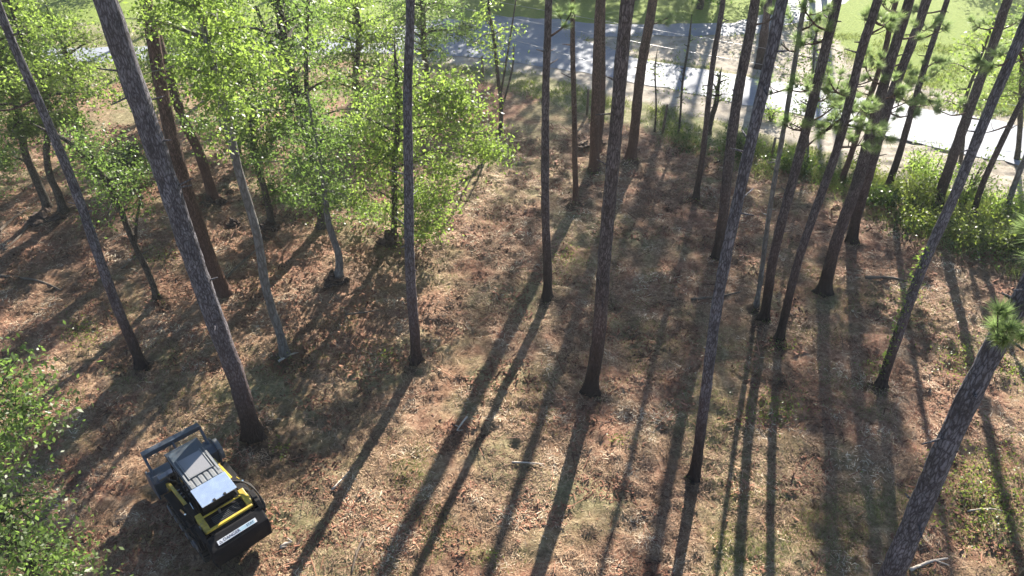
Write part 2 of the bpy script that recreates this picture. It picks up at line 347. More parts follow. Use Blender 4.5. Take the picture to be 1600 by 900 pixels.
def resample(pts, radii, step):
    P = [Vector(p) for p in pts]; out = []; rad = []
    # Catmull-Rom through the points
    for i in range(len(P) - 1):
        p0 = P[max(i - 1, 0)]; p1 = P[i]; p2 = P[i + 1]; p3 = P[min(i + 2, len(P) - 1)]
        n = max(1, int((p2 - p1).length / step))
        for k in range(n):
            t = k / n; out.append(.5 * ((2 * p1) + (p2 - p0) * t + (2 * p0 - 5 * p1 + 4 * p2 - p3) * t * t + (3 * p1 - p0 - 3 * p2 + p3) * t ** 3))
            rad.append(radii[i] * (1 - t) + radii[i + 1] * t)
    out.append(P[-1]); rad.append(radii[-1]); return out, rad

# ------------------------------------------------------------------ pines
def pine_crown_mesh(seed, H0=0.0, H1=9.0, R=2.6, nb=34, tufts=9, W=.035):
    random.seed(seed); tb = Tube(); C = []; D = []
    for i in range(nb):
        t = (i + random.random()) / nb; z = H0 + (H1 - H0) * t; az = i * 2.4 + random.random(); L = R * (1.0 - .75 * t) * (.6 + .6 * random.random()) * (.55 + .45 * min(1, t * 5))
        dr = Vector((math.cos(az), math.sin(az), .15 + .5 * t)); p = Vector((0, 0, z)); pts = [p]
        for k in range(4):
            p = p + dr * (L / 4); dr = (dr + Vector((random.uniform(-.2, .2), random.uniform(-.2, .2), .08))).normalized(); pts.append(p)
        tb.add(pts, [.045, .035, .025, .018, .01], 4)
        for k in range(tufts):
            q = pts[2].lerp(pts[4], random.random()) + Vector([random.gauss(0, .28) for _ in range(3)])
            C.append(q); D.append((q - Vector((0, 0, z - .4))).normalized())
    C = np.array(C); D = np.array(D)
    V, F = needle_arrays(C, D, 18, .34, W, .8); tv = np.array(tb.V); n0 = len(tv)
    me = bpy.data.meshes.new('crown')
    faces = [tuple(dict.fromkeys(f)) for f in tb.F] + [tuple(int(a) + n0 for a in f) for f in F]
    me.from_pydata(np.vstack([tv, V]).tolist(), [], faces)
    mi = np.zeros(len(me.polygons), np.int32); mi[len(tb.F):] = 1; me.polygons.foreach_set('material_index', mi)
    a = me.attributes.new('tone', 'FLOAT', 'FACE'); a.data.foreach_set('value', RNG.random(len(me.polygons)).astype(np.float32))
    me.materials.append(M_PINER); me.materials.append(M_NEEDLE); me.update(); return me
CROWNS = [pine_crown_mesh(100 + i, R=1.8 + .2 * i, nb=18 + 2 * i, tufts=6) for i in range(5)]
DENSE = [pine_crown_mesh(200 + i, R=3.0 + .2 * i, nb=36, tufts=13, W=.06) for i in range(3)]

def pine(px, w0, w1, label, height=23.0, bark=None, limbs=(), stubs=10, crown=1.0, flare=1.3, group='pine trees of the thinned stand', cat='pine tree', crown_h=9.0, vine=False, char=None):
    """px: outline points of the trunk axis, base first; w0/w1 trunk width (px) at base / at last point."""
    B = gnd(*px[0]); B[2] = hz(B[0], B[1]) - .06; Y = B[1]
    P = [B] + [at_y(u, v, Y) for u, v in px[1:]]
    r0 = px_size(w0 * .81, P[0]) / 2; r1 = px_size(w1 * .81, P[-1]) / 2
    zs = [p[2] for p in P]; R = [r0 + (r1 - r0) * (z - zs[0]) / (zs[-1] - zs[0] + 1e-6) for z in zs]
    d = (P[-1] - P[max(len(P) - 2, 0)]); d = d / max(1e-6, d[2]); zt = P[-1][2]
    lean = (P[-1] - P[0])[0] / max(1, (P[-1] - P[0])[2])
    for f in (.35, .7, 1.0):
        z = zt + (height - zt) * f
        P.append(np.array([P[len(px) - 1][0] + lean * (z - zt) * .8, Y + .15 * f, z])); R.append(r1 * (1 - .72 * f) + .015)
    L = [Vector(p - B) for p in P]
    pts, rad = resample(L, R, .22)
    ph = random.random() * 10
    for i, p in enumerate(pts):                     # slight natural sway of the bole
        k = min(1, p.z / 2); p.x += (math.sin(p.z * .9 + ph) * .02 + math.sin(p.z * .37 + ph * 2) * .055) * k; p.y += math.cos(p.z * .7 + ph) * .03 * k
        rad[i] *= 1 + (flare - 1) * math.exp(-max(0, p.z) / .28) + .03 * math.sin(p.z * 5 + ph)
    root = empty('pine_tree', B, label, cat, group)
    tb = Tube().add(pts, rad, 18, .05)
    lob = random.random() * 6.28; nl = random.choice([4, 5, 5, 6])
    for j, (vx, vy, vz) in enumerate(tb.V):         # root flare: buttress lobes running into the soil
        if vz < 1.3:
            th = math.atan2(vy, vx); k = 1 + .38 * math.exp(-max(0, vz) / .16) * max(0, math.cos(nl * th / 1.0 + lob)) + .12 * math.exp(-vz / .5) * math.cos(3 * th + lob)
            tb.V[j] = (vx * k, vy * k, vz)
    for k in range(stubs):                          # broken branch stubs
        z = random.uniform(3.5, min(height * .7, 15)); i = min(range(len(pts)), key=lambda j: abs(pts[j].z - z)); az = random.uniform(0, 6.28)
        dr = Vector((math.cos(az), math.sin(az), random.uniform(-.1, .5))); l = random.uniform(.08, .42) + rad[i]
        tb.add([pts[i], pts[i] + dr * (rad[i] + .04), pts[i] + dr * l], [.035, .022, .012], 5)
    tm = tb.mesh('trunk'); link('trunk', tm, bark or M_PINE, root)
    c = bpy.data.objects.new('crown', random.choice(CROWNS)); S.collection.objects.link(c); c.parent = root
    c.location = pts[-1] + Vector((0, 0, -crown_h + .6)); k = crown * random.uniform(.92, 1.1)
    c.scale = (k, k, crown_h / 9.0); c.rotation_euler = (0, 0, random.random() * 6.28)
    c.location.x -= lean * 0
    for lb in limbs: limb(root, B, Y, pts, *lb)
    if 1185 < px[0][0] < 1560 and len(px) > 3 and px[0][1] < 560:   # low living branches of the right hand pines
        for k in range(3):
            v = random.uniform(10, 190); j = next(i for i in range(len(px) - 1) if px[i][1] >= v >= px[i + 1][1] or i == len(px) - 2)
            f = (px[j][1] - v) / max(1, px[j][1] - px[j + 1][1]); u = px[j][0] + (px[j + 1][0] - px[j][0]) * f
            limb(root, B, Y, pts, u, v, random.choice((-1, 1)) * random.uniform(22, 60), random.uniform(-34, 12), 3, False, .24, random.uniform(-1, 1))
    if vine:
        CC = []
        for k in range(260):
            z = random.uniform(.4, 5.2); i = min(range(len(pts)), key=lambda j: abs(pts[j].z - z)); az = random.uniform(2.4, 4.4)
            CC.append(pts[i] + Vector((math.cos(az), math.sin(az) * .8, 0)) * (rad[i] + random.uniform(.0, .12)) + Vector((0, 0, z - pts[i].z)))
        crown_obj('vine_leaves', [tuple(c) for c in CC], .09, M_LEAFY, root)
    return root, B, pts, rad
def limb(root, B, Y, pts, u, v, du, dv, tufts=4, dead=False, size=.24, dy=0.0):
    """a low side branch from the bole, ending in needle tufts; (u,v)->(u+du,v+dv) outline"""
    a = Vector(at_y(u, v, Y) - B); i = min(range(len(pts)), key=lambda j: abs(pts[j].z - a.z)); a = pts[i].copy()
    e = Vector(at_y(u + du, v + dv, Y + dy) - B); ln = (e - a).length
    tb = Tube(); mid = a.lerp(e, .5) + Vector((random.uniform(-.1, .1), random.uniform(-.15, .15), -.10 * ln))
    pp, rr = resample([a, mid, e], [.04, .026, .012], .18); tb.add(pp, rr, 6, .1)
    C = []; D = []; tips = [(e, (e - mid).normalized())]
    for k in range(tufts + 1):
        t = random.uniform(.35, .95); q = pp[int(t * (len(pp) - 1))]; dr = Vector((random.uniform(-1, 1), random.uniform(-1, 1), random.uniform(-.1, .9))).normalized()
        dr = (dr + (e - a).normalized() * .6).normalized(); l = random.uniform(.25, .6); p2 = q + dr * l + Vector((0, 0, .06)); tb.add([q, q.lerp(p2, .5) + Vector((0, 0, -.05)), p2], [.016, .011, .007], 4)
        tips.append((p2, (dr + Vector((0, 0, .4))).normalized()))
    br = link('branch', tb.mesh('branch'), M_PINER, root)
    if not dead:
        for q, dr in tips:
            for s in range(3): C.append(q - dr * .07 * s + Vector([random.gauss(0, .03) for _ in range(3)])); D.append(dr)
        V, F = needle_arrays(np.array(C), np.array(D), 70, size * 1.15, .010, .85)
        link('needles', np_mesh('needles', V, F, False, {'tone': ('FACE', RNG.random(len(F)))}), M_NEEDLE, br)

PINES = [
 dict(px=[(222,574),(150,380),(75,195),(0,20)], w0=19, w1=15, bark=M_PINEB, label='slim grey pine leaning left across the left edge, its trunk crossing open mulch', stubs=8, limbs=[(30,150,-60,22,0,True)]),
 dict(px=[(398,684),(338,510),(255,270),(172,0)], w0=33, w1=44, bark=M_PINEB, label='thickest grey pine, rising directly behind the skid loader', height=25, flare=1.3, stubs=14, crown=1.15),
 dict(px=[(350,457),(322,385),(285,270),(250,130),(222,0)], w0=26, w1=24, bark=M_PINER, label='reddish brown pine just right of and behind the thickest grey pine'),
 dict(px=[(240,250),(205,130),(172,0)], w0=17, w1=19, bark=M_PINER, label='dark brown pine half hidden along the left side of the thickest grey pine'),
 dict(px=[(334,312),(312,240),(285,180),(250,60)], w0=19, w1=16, bark=M_PINER, label='dark short looking pine trunk on a dirt mound behind the reddish pine'),
 dict(px=[(650,567),(644,400),(637,180),(640,0)], w0=20, w1=17, bark=M_PINEB, label='straight violet grey pine in front of the bright green leafy crown', limbs=[(642,480,-12,-8,0,True)]),
 dict(px=[(855,467),(855,300),(854,150),(858,0)], w0=17, w1=14, bark=M_PINE, label='straight slender pine left of centre standing on a dark patch of soil and painted shade', limbs=[(858,60,35,-40,2)]),
 dict(px=[(900,316),(899,180),(895,0)], w0=11, w1=9, bark=M_PINER, label='thinnest reddish pole pine, between the slender pine and the orange brown pines'),
 dict(px=[(929,264),(932,130),(935,0)], w0=19, w1=15, bark=M_PINER, label='orange brown pine with a dirt mound and green tuft at its foot', stubs=3),
 dict(px=[(933,238),(941,130),(943,0)], w0=13, w1=12, bark=M_PINER, label='pale orange pine close behind another orange brown pine, on its right', stubs=2),
 dict(px=[(922,616),(938,470),(952,330),(985,0)], w0=26, w1=26, bark=M_PINE, label='large grey pine at picture centre with a blackened charred lower trunk', height=24, crown=1.1),
 dict(px=[(985,252),(1000,130),(1022,0)], w0=19, w1=18, bark=M_PINER, label='leaning brown pine right behind the large charred grey pine', limbs=[(1015,40,30,-14,2)]),
 dict(px=[(1087,312),(1098,220),(1113,100),(1130,0)], w0=11, w1=10, bark=M_PINE, label='thin dark pine standing in front of the bramble bank and road'),
 dict(px=[(1122,404),(1132,290),(1152,150),(1182,0)], w0=19, w1=19, bark=M_PINE, label='dark brown pine with black foot, left of and behind the bluish pine', limbs=[(1172,40,40,-20,3)]),
 dict(px=[(1085,748),(1112,520),(1160,300),(1225,0)], w0=20, w1=23, bark=M_PINEB, label='tall bluish grey pine with nearest base right of centre, red brown foot', height=24),
 dict(px=[(1180,484),(1195,400),(1213,283),(1237,127),(1256,0)], w0=9, w1=9, bark=M_SMOOTH, label='skinny crooked grey pine with bare twigs, left of a three pine cluster', limbs=[(1246,80,-26,-12,0,True),(1240,140,-40,8,2),(1250,50,30,-24,2)]),
 dict(px=[(1192,505),(1212,400),(1240,283),(1267,167),(1305,0)], w0=17, w1=19, bark=M_PINE, label='middle pine of the three pine cluster, green tufts midway up', limbs=[(1258,200,-34,-6,3),(1262,190,44,-26,3),(1252,240,60,-50,4),(1275,140,50,6,2),(1290,60,-40,10,4)]),
 dict(px=[(1216,534),(1250,410),(1287,297),(1312,217),(1343,83),(1368,0)], w0=15, w1=17, bark=M_PINE, label='right pine of the three pine cluster, leaning right from a dark tuft', limbs=[(1318,195,30,-28,3),(1330,150,-34,-24,3),(1308,230,44,-4,3),(1322,180,-40,30,3)]),
 dict(px=[(1287,458),(1305,380),(1333,297),(1360,200),(1387,110),(1422,0)], w0=22, w1=19, bark=M_PINE, label='pine with a flared red brown foot in the right half', flare=1.7, limbs=[(1372,155,36,-14,4),(1366,180,-40,-16,4),(1356,205,34,14,4),(1380,130,-30,-30,3)]),
 dict(px=[(1329,382),(1343,320),(1383,173),(1407,107),(1447,0)], w0=19, w1=17, bark=M_PINE, label='dark pine behind the flared foot pine, ivy speckled at its base', limbs=[(1392,150,34,-22,4),(1384,172,48,6,4),(1376,195,-28,-20,3)]),
 dict(px=[(1312,288),(1326,250),(1350,173),(1380,87),(1402,0)], w0=11, w1=10, bark=M_PINER, label='thin reddish pine behind the pair of crossing right hand pines', limbs=[(1360,150,-30,-14,3)]),
 dict(px=[(1386,296),(1427,167),(1457,73),(1482,0)], w0=13, w1=10, bark=M_PINE, label='thin dark pine standing against the white road with lawn behind its top', limbs=[(1438,130,34,-24,4),(1430,160,-36,-16,4),(1447,110,-22,6,3),(1434,140,20,18,3)]),
 dict(px=[(1462,328),(1480,265),(1517,167),(1550,80),(1577,0)], w0=19, w1=17, bark=M_PINE, label='dark olive pine rising out of the bright undergrowth at right', limbs=[(1560,50,40,-22,3),(1565,36,-40,6,3)]),
 dict(px=[(1375,604),(1433,433),(1495,297),(1550,167),(1602,45)], w0=18, w1=19, bark=M_PINEB, label='grey pine with a leafy vine up its left side, leaning right', limbs=[(1585,90,-44,12,3),(1590,75,30,30,3)], vine=True),
 dict(px=[(1519,345),(1533,297),(1570,215),(1600,150),(1640,60)], w0=11, w1=10, bark=M_PINE, label='thin pine near the right edge behind the vine covered pine', limbs=[(1575,200,-36,8,0,True)]),
 dict(px=[(1566,345),(1590,280),(1625,200),(1660,110)], w0=10, w1=10, bark=M_SMOOTH, label='pale greenish thin trunk standing at the right edge above a yellow bush'),
 dict(px=[(1318,1060),(1390,900),(1480,700),(1560,540),(1640,395)], w0=45, w1=38, bark=M_PINEB, label='big blue grey pine crossing the lower right corner, nearest the viewer', height=22, crown_h=7, limbs=[(1585,500,-20,30,3,False,.20,-.7),(1590,485,14,30,3,False,.20,-.6),(1655,380,-25,10,3,False,.22,-.3)]),
 dict(px=[(1188,106),(1192,60),(1198,15)], w0=19, w1=14, bark=M_PINE, label='pine with a dark foot on the grass island beyond the road', height=20),
]
for i, d in enumerate(PINES):
    random.seed(500 + i); pine(**d)

# pines on the far side of the road: only their boles' feet show below the top edge
FARP = [(24, 57.5, 'far pine at the upper right, on lawn beyond the sandy track'), (12.5, 60, 'far pine behind the side road, right of the leafy tree'),
        (17.5, 63, 'far pine in the hedge line at top, right half'), (30, 61, 'far pine standing deep in the lawn at top right')]


# ------------------------------------------------------------------ hardwoods
def hardwood(px, w0, w1, label, top, cr, cbase, leaf=.11, nleaf=5000, m=None, bark=None, off=(0, 0), limbs=16, cat='tree', name='hardwood_tree', extra=(), stems=None, sparse=1.0, group='broadleaf trees in the wood', blobs=None, sig=.26):
    B = gnd(*px[0]) if len(px[0]) == 2 else np.array(px[0], float); B[2] = hz(B[0], B[1]) - .05; Y = B[1]
    P = [B] + [at_y(u, v, Y) if not isinstance(u, str) else None for u, v in px[1:]]
    r0 = px_size(w0, P[0]) / 2; r1 = px_size(w1, P[0]) / 2
    if P[-1][2] < top - .3:
        l = P[-1]; P.append(np.array([l[0] + off[0] * .6, Y + off[1] * .6, l[2] + (top - l[2]) * .6])); P.append(np.array([l[0] + off[0], Y + off[1], top]))
    L = [Vector(p - B) for p in P]; n = len(px)
    R = [r0 + (r1 - r0) * min(1, i / max(1, n - 1)) for i in range(n)] + [r1 * .6, .012][:len(L) - n]
    pts, rad = resample(L, R, .3)
    for i, p in enumerate(pts): rad[i] *= 1 + .5 * math.exp(-max(0, p.z) / .15); p.x += math.sin(p.z * 1.7) * .03; p.y += math.cos(p.z * 1.3) * .04
    root = empty(name, B, label, cat, group); tb = Tube().add(pts, rad, 9, .06)
    if stems:
        for st in stems:
            q = [Vector(at_y(u, v, Y) - B) for u, v in st]; pp, rr = resample(q, list(np.linspace(r0 * .5, r1 * .4, len(q))), .3); tb.add(pp, rr, 7, .06)
    H = top; cz0 = cbase; C = []
    axis = [p for p in pts if p.z > cz0 * .8] or pts[-3:]
    def prof(z): t = (z - cz0) / max(.1, H - cz0); t = min(1, max(0, t)); return max(.15, math.sin(math.pi * min(1, .18 + .82 * t)) ** .7)
    for k in range(limbs):
        z = cz0 + (H - cz0) * (k + random.random()) / limbs * .92; a = min(axis, key=lambda p: abs(p.z - z * .93)).copy(); az = k * 2.4 + random.random() * .9
        t = (z - cz0) / max(.1, H - cz0); Lr = cr * prof(z) * random.uniform(.6, 1.08)
        e = a + Vector((math.cos(az) * Lr + off[0] * .0, math.sin(az) * Lr, Lr * random.uniform(-.15, .45)))
        mid = a.lerp(e, .5) + Vector((random.uniform(-.2, .2), random.uniform(-.2, .2), .12 * Lr)); pp, rr = resample([a, mid, e], [max(.012, r1 * .7), .018, .007], .25); tb.add(pp, rr, 5, .1)
        for j in range(max(4, int(Lr * 4.2))):
            s = pp[int(random.uniform(.25, 1) * (len(pp) - 1))]; dr = Vector((random.gauss(0, 1), random.gauss(0, 1), random.gauss(.15, .6))).normalized(); l = random.uniform(.25, .75) * min(1, Lr / 1.5)
            q = s + dr * l; tb.add([s, s.lerp(q, .6) + Vector((0, 0, .03)), q], [.010, .007, .004], 3, cap=False)
            C += [s.lerp(q, .5), q, q + Vector((random.gauss(0, .15), random.gauss(0, .15), -.08))]
    for (u, v, r, dy) in extra:                   # boughs that reach a particular place
        e = Vector(at_y(u, v, Y + dy) - B); a = min(pts, key=lambda p: (p - e).length + abs(p.z - e.z * .9) * .5).copy()
        pp, rr = resample([a, a.lerp(e, .5) + Vector((0, 0, .25)), e], [max(.015, r1 * .6), .02, .008], .25); tb.add(pp, rr, 5, .1)
        for j in range(int(14 * r * r) + 6):
            q = e + Vector([random.gauss(0, r * .5), random.gauss(0, r * .5), random.gauss(0, r * .42)]); s = e.lerp(a, random.uniform(0, .4)); tb.add([s, s.lerp(q, .5) + Vector((0, 0, .05)), q], [.010, .007, .004], 3, cap=False); C += [q, q.lerp(s, .25), q.lerp(s, .5)]
    link('trunk', tb.mesh('trunk'), bark or M_OAK, root)
    C = np.array([tuple(c) for c in C]); idx = RNG.integers(0, len(C), int(nleaf * sparse * (1.75 if nleaf > 2000 else 1.3))); pos = C[idx] + RNG.normal(size=(len(idx), 3)) * [sig, sig, sig * .62]
    pos = pos[pos[:, 2] > .25]
    crown_obj('crown', pos, leaf * .95, m or M_LEAF, root)
    return root

HW = [
 dict(px=[(615,378),(618,250),(622,130)], w0=10, w1=7, top=8.0, cr=2.6, cbase=2.0, leaf=.13, nleaf=12000, m=M_LEAFY, limbs=20, label='bright yellow green tree bulging out to the right of the violet grey pine',
      extra=[(700,180,1.2,0),(745,215,1.1,0),(765,235,.8,.3),(700,260,1.2,-.3),(650,330,1.0,-.6),(670,390,.7,-.8),(655,300,.9,.4),(690,130,1.0,.3),(730,170,.7,.4),(660,370,.9,-.6),(680,410,.6,-.9),(675,350,.8,-.8),(650,400,.7,-.6),(690,300,.9,-.5),(780,240,.5,.2),(720,140,.8,.2),(600,340,.8,.2),(580,230,1.2,.2),(560,300,.8,0)]),
 dict(px=[(505,354),(492,262),(472,180),(443,60),(432,0)], w0=17, w1=11, top=12, cr=3.0, cbase=3.6, leaf=.12, nleaf=11000, m=M_LEAF, limbs=20, label='forked brown tree with several stems, standing left of the bright green tree',
      stems=[[(490,250),(480,150),(478,80),(482,0)],[(470,180),(452,110),(420,60),(400,10)]], extra=[(480,270,.9,-.3),(520,300,.8,.2),(460,300,.7,0),(440,200,1.0,0),(540,220,1.0,.3),(590,170,.9,.3),(400,250,.8,0),(360,200,.9,.5),(420,300,.6,0),(540,350,.6,0),(580,330,.7,0)]),
 dict(px=[(530,444),(528,400),(515,350),(503,270)], w0=13, w1=8, top=7.4, cr=2.0, cbase=3.0, leaf=.11, nleaf=3000, m=M_LEAF, bark=M_SMOOTH, limbs=12, label='grey trunk growing from a dark earth mound in front of the forked tree'),
 dict(px=[(445,556),(425,480),(383,297),(352,180),(333,100)], w0=14, w1=9, top=13.0, cr=2.6, cbase=9.0, leaf=.11, nleaf=5200, m=M_LEAFY, bark=M_SMOOTH, limbs=16, label='slender pale grey tree between the thickest pine and the violet grey pine'),
 dict(px=[(246,470),(222,405),(190,330),(155,270),(110,222)], w0=10, w1=7, top=6.8, cr=1.7, cbase=3.9, leaf=.10, nleaf=2400, m=M_LEAF, limbs=12, bark=M_OAK, label='curved greenish sapling leaning left between the leaning pine and the thickest pine', off=(-.9,0), stems=[[(212,380),(214,340),(222,305)],[(165,285),(150,262),(140,225)]]),
 dict(px=[(425,358),(412,290),(395,225),(385,150)], w0=11, w1=7, top=8.0, cr=2.2, cbase=3.4, leaf=.12, nleaf=4200, m=M_LEAF, limbs=14, label='thin brown tree on a small dirt mound behind the slender pale tree'),
 dict(px=[(78,335),(58,285),(42,240),(20,150)], w0=13, w1=9, top=10, cr=2.9, cbase=3.6, leaf=.12, nleaf=8000, m=M_LEAF, limbs=20, label='left dark stem of the leafy pair near the left edge', extra=[(30,200,1.2,0),(110,190,1.1,0),(0,250,1.0,0)]),
 dict(px=[(102,338),(88,300),(76,262),(70,150)], w0=13, w1=8, top=9.6, cr=2.7, cbase=3.8, leaf=.12, nleaf=7000, m=M_LEAFY, limbs=18, label='right dark stem of the leafy pair near the left edge', extra=[(40,130,1.2,0)]),
 dict(px=[(-60,300),(-70,200),(-60,100)], w0=14, w1=10, top=11, cr=3.2, cbase=1.5, leaf=.12, nleaf=9000, m=M_LEAF, limbs=20, label='broad leafy tree cut off by the left edge, upper left', extra=[(-10,250,1.2,0),(0,120,1.4,0),(10,310,.6,-.5)]),
 dict(px=[(128,235),(118,170),(110,110)], w0=10, w1=7, top=7.2, cr=2.0, cbase=3.0, leaf=.13, nleaf=2600, m=M_LEAFY, limbs=16, label='pale sunlit bushy tree in front of the far left road', ),
 dict(px=[(212,290),(205,262),(200,235)], w0=6, w1=4, top=2.0, cr=1.5, cbase=.3, leaf=.12, nleaf=2200, m=M_LEAFD, limbs=12, name='shrub', cat='shrub', group='shrubs', label='low dark green round shrub left of the thickest pine'),
 dict(px=[(268,250),(262,170),(255,90)], w0=9, w1=7, top=7.0, cr=1.7, cbase=3.0, leaf=.13, nleaf=2800, m=M_LEAFY, limbs=15, label='yellow green tree seen between the thickest pine and reddish pine'),
 dict(px=[(372,262),(365,180),(352,90)], w0=11, w1=8, top=8.6, cr=2.8, cbase=3.0, leaf=.12, nleaf=7000, m=M_LEAF, limbs=18, bark=M_OAK, label='dark stemmed tree right of the dirt mound pine, upper left'),
 dict(px=[(560,212),(556,120),(560,40)], w0=10, w1=8, top=8.0, cr=2.8, cbase=2.0, leaf=.13, nleaf=6500, m=M_LEAFY, limbs=18, label='vivid yellow green tree behind the forked brown tree, upper middle'),
 dict(px=[(452,196),(446,110),(450,30)], w0=10, w1=8, top=7.6, cr=2.6, cbase=2.0, leaf=.13, nleaf=4500, m=M_LEAF, limbs=16, label='hazy green tree at the top behind the forked tree stems'),
 dict(px=[(668,150),(664,90),(660,20)], w0=10, w1=8, top=8.0, cr=2.9, cbase=2.2, leaf=.14, nleaf=6000, m=M_LEAF, limbs=18, label='soft green tree at the wood edge in front of the road, top middle', extra=[(730,40,1.0,0),(600,60,1.0,0)]),
 dict(px=[(330,150),(326,90),(320,20)], w0=10, w1=8, top=7.6, cr=2.6, cbase=1.6, leaf=.14, nleaf=5000, m=M_LEAF, limbs=16, label='leafy tree at the wood edge under the far left road'),
 dict(px=[(0,170),(-4,100),(-10,40)], w0=11, w1=9, top=8.4, cr=2.8, cbase=1.4, leaf=.14, nleaf=6500, m=M_LEAFY, limbs=18, label='tall leafy tree in the top left corner behind the leafy pair'),
 dict(px=[(781,210),(782,150),(772,70),(765,20)], w0=7, w1=4, top=7.0, cr=1.7, cbase=4.0, leaf=.14, nleaf=650, m=M_LEAFY, bark=M_OAK, limbs=9, name='sapling', cat='sapling', group='young saplings', stems=[[(782,150),(792,90),(800,40),(806,0)],[(784,170),(800,110),(803,70)]], label='three stemmed sapling with sparse shining leaves in front of the blue road'),
 dict(px=[(1106,208),(1112,180),(1119,160),(1122,140)], w0=10, w1=6, top=3.4, cr=.9, cbase=1.6, leaf=.12, nleaf=350, m=M_LEAFY, bark=M_OAK, limbs=7, name='sapling', cat='sapling', group='young saplings', label='short leaning brown sapling beside the thin dark pine, before the road'),
 dict(px=[(1060,210),(1066,140),(1077,56)], w0=3.6, w1=3, top=5.9, cr=.45, cbase=.8, leaf=.10, nleaf=90, m=M_LEAFY, bark=M_OAK, limbs=14, name='sapling', cat='sapling', group='young saplings', label='tall pole thin bare sapling standing against the sunlit sand'),
 dict(px=[(1023,205),(1025,150),(1024,100)], w0=2.8, w1=2.2, top=4.2, cr=.4, cbase=2.4, leaf=.10, nleaf=110, m=M_LEAFY, bark=M_OAK, limbs=7, name='sapling', cat='sapling', group='young saplings', label='shorter pole thin sapling left of the tall bare one'),
 dict(px=[(1262,262),(1262,200),(1268,130),(1275,60)], w0=4, w1=3.2, top=7, cr=1.5, cbase=2.0, leaf=.13, nleaf=900, m=M_LEAFY, bark=M_SMOOTH, limbs=12, name='sapling', cat='sapling', group='young saplings', label='thin pale sapling with loose leaves behind the three pine cluster'),
 dict(px=[(1500,262),(1506,200),(1510,150)], w0=6, w1=5, top=7.4, cr=2.0, cbase=2.6, leaf=.14, nleaf=1300, m=M_LEAFY, bark=M_OAK, limbs=14, name='sapling', cat='sapling', group='young saplings', label='sparse bright leaved sapling between the olive pine and the vine pine'),
 dict(px=[(1590,250),(1596,150),(1600,60)], w0=8, w1=6, top=8.6, cr=2.2, cbase=3.0, leaf=.14, nleaf=1700, m=M_LEAFY, bark=M_OAK, limbs=14, label='pale leaved tree cut by the right edge above the white road'),
]
# two trees below the viewer at the lower left
HW += [
 dict(px=[(-9.6, 8.8, 0), (-60, 700), (-30, 640)], w0=12, w1=8, top=6.9, cr=1.25, cbase=3.5, leaf=.09, nleaf=2900, m=M_LEAF, limbs=20, label='green leafy treetop on the left edge above the mulcher tracks, upper of two', extra=[(15,590,.45,0),(45,640,.4,0),(10,660,.5,0),(70,650,.25,.2),(20,620,.4,0),(-10,700,.4,0)]),
 dict(px=[(-8.0, 7.2, 0), (20, 960), (40, 900)], w0=12, w1=8, top=3.9, cr=1.2, cbase=2.0, leaf=.09, nleaf=2300, m=M_LEAF, limbs=18, label='green leafy treetop in the bottom left corner, lower of two', extra=[(50,880,.4,0),(100,880,.35,0),(10,850,.4,0),(130,895,.25,0),(85,855,.2,0)]),
]
def hw_px(d):
    p = d['px']; return d
for i, d in enumerate(HW):
    random.seed(900 + i); hardwood(**d)

# far trees past the top edge: they shade the road and the right half of the clearing
def far_tree(x, y, top, cr, label, m=None, cbase=1.5, leaf=.2, n=6000):
    root = empty('hardwood_tree', (x, y, 0), label, 'tree', 'trees beyond the road'); C = []
    tb = Tube().add([(0, 0, -.1), (random.uniform(-.2, .2), 0, top * .4), (random.uniform(-.4, .4), 0, top * .85)], [.26, .2, .06], 8, .05)
    for k in range(26):
        z = cbase + (top - cbase) * (k + random.random()) / 26; az = k * 2.4; t = (z - cbase) / (top - cbase)
        Lr = cr * max(.2, math.sin(math.pi * (.15 + .8 * t))) * random.uniform(.6, 1.1); e = Vector((math.cos(az) * Lr, math.sin(az) * Lr, z + .2 * Lr))
        tb.add([(0, 0, z * .85), tuple(e * .5 + Vector((0, 0, z * .45))), tuple(e)], [.06, .04, .015], 5)
        for j in range(12): C.append(tuple(e * random.uniform(.45, 1.05) + Vector((random.gauss(0, .5), random.gauss(0, .5), z * (.0) + random.gauss(0, .4)))))
    C = np.array(C); link('trunk', tb.mesh('trunk'), M_OAK, root)
    pos = C[RNG.integers(0, len(C), n)] + RNG.normal(size=(n, 3)) * [.5, .5, .35]; pos = pos[pos[:, 2] > .2]
    crown_obj('crown', pos, leaf, m or M_LEAFD, root)
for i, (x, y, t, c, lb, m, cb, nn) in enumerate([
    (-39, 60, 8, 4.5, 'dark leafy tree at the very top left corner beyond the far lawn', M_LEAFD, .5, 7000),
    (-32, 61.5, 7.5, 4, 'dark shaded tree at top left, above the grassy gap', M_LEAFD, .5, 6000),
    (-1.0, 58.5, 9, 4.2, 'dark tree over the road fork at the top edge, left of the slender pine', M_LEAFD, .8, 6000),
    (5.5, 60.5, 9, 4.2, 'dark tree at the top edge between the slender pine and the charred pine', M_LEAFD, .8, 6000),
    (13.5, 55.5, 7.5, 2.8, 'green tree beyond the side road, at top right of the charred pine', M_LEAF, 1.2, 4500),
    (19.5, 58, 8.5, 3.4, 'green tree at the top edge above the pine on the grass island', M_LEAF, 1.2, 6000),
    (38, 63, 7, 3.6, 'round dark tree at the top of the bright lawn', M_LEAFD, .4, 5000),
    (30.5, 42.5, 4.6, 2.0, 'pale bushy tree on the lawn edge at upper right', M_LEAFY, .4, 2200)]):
    random.seed(70 + i); far_tree(x, y, t, c, lb, m, cb, .2, nn)
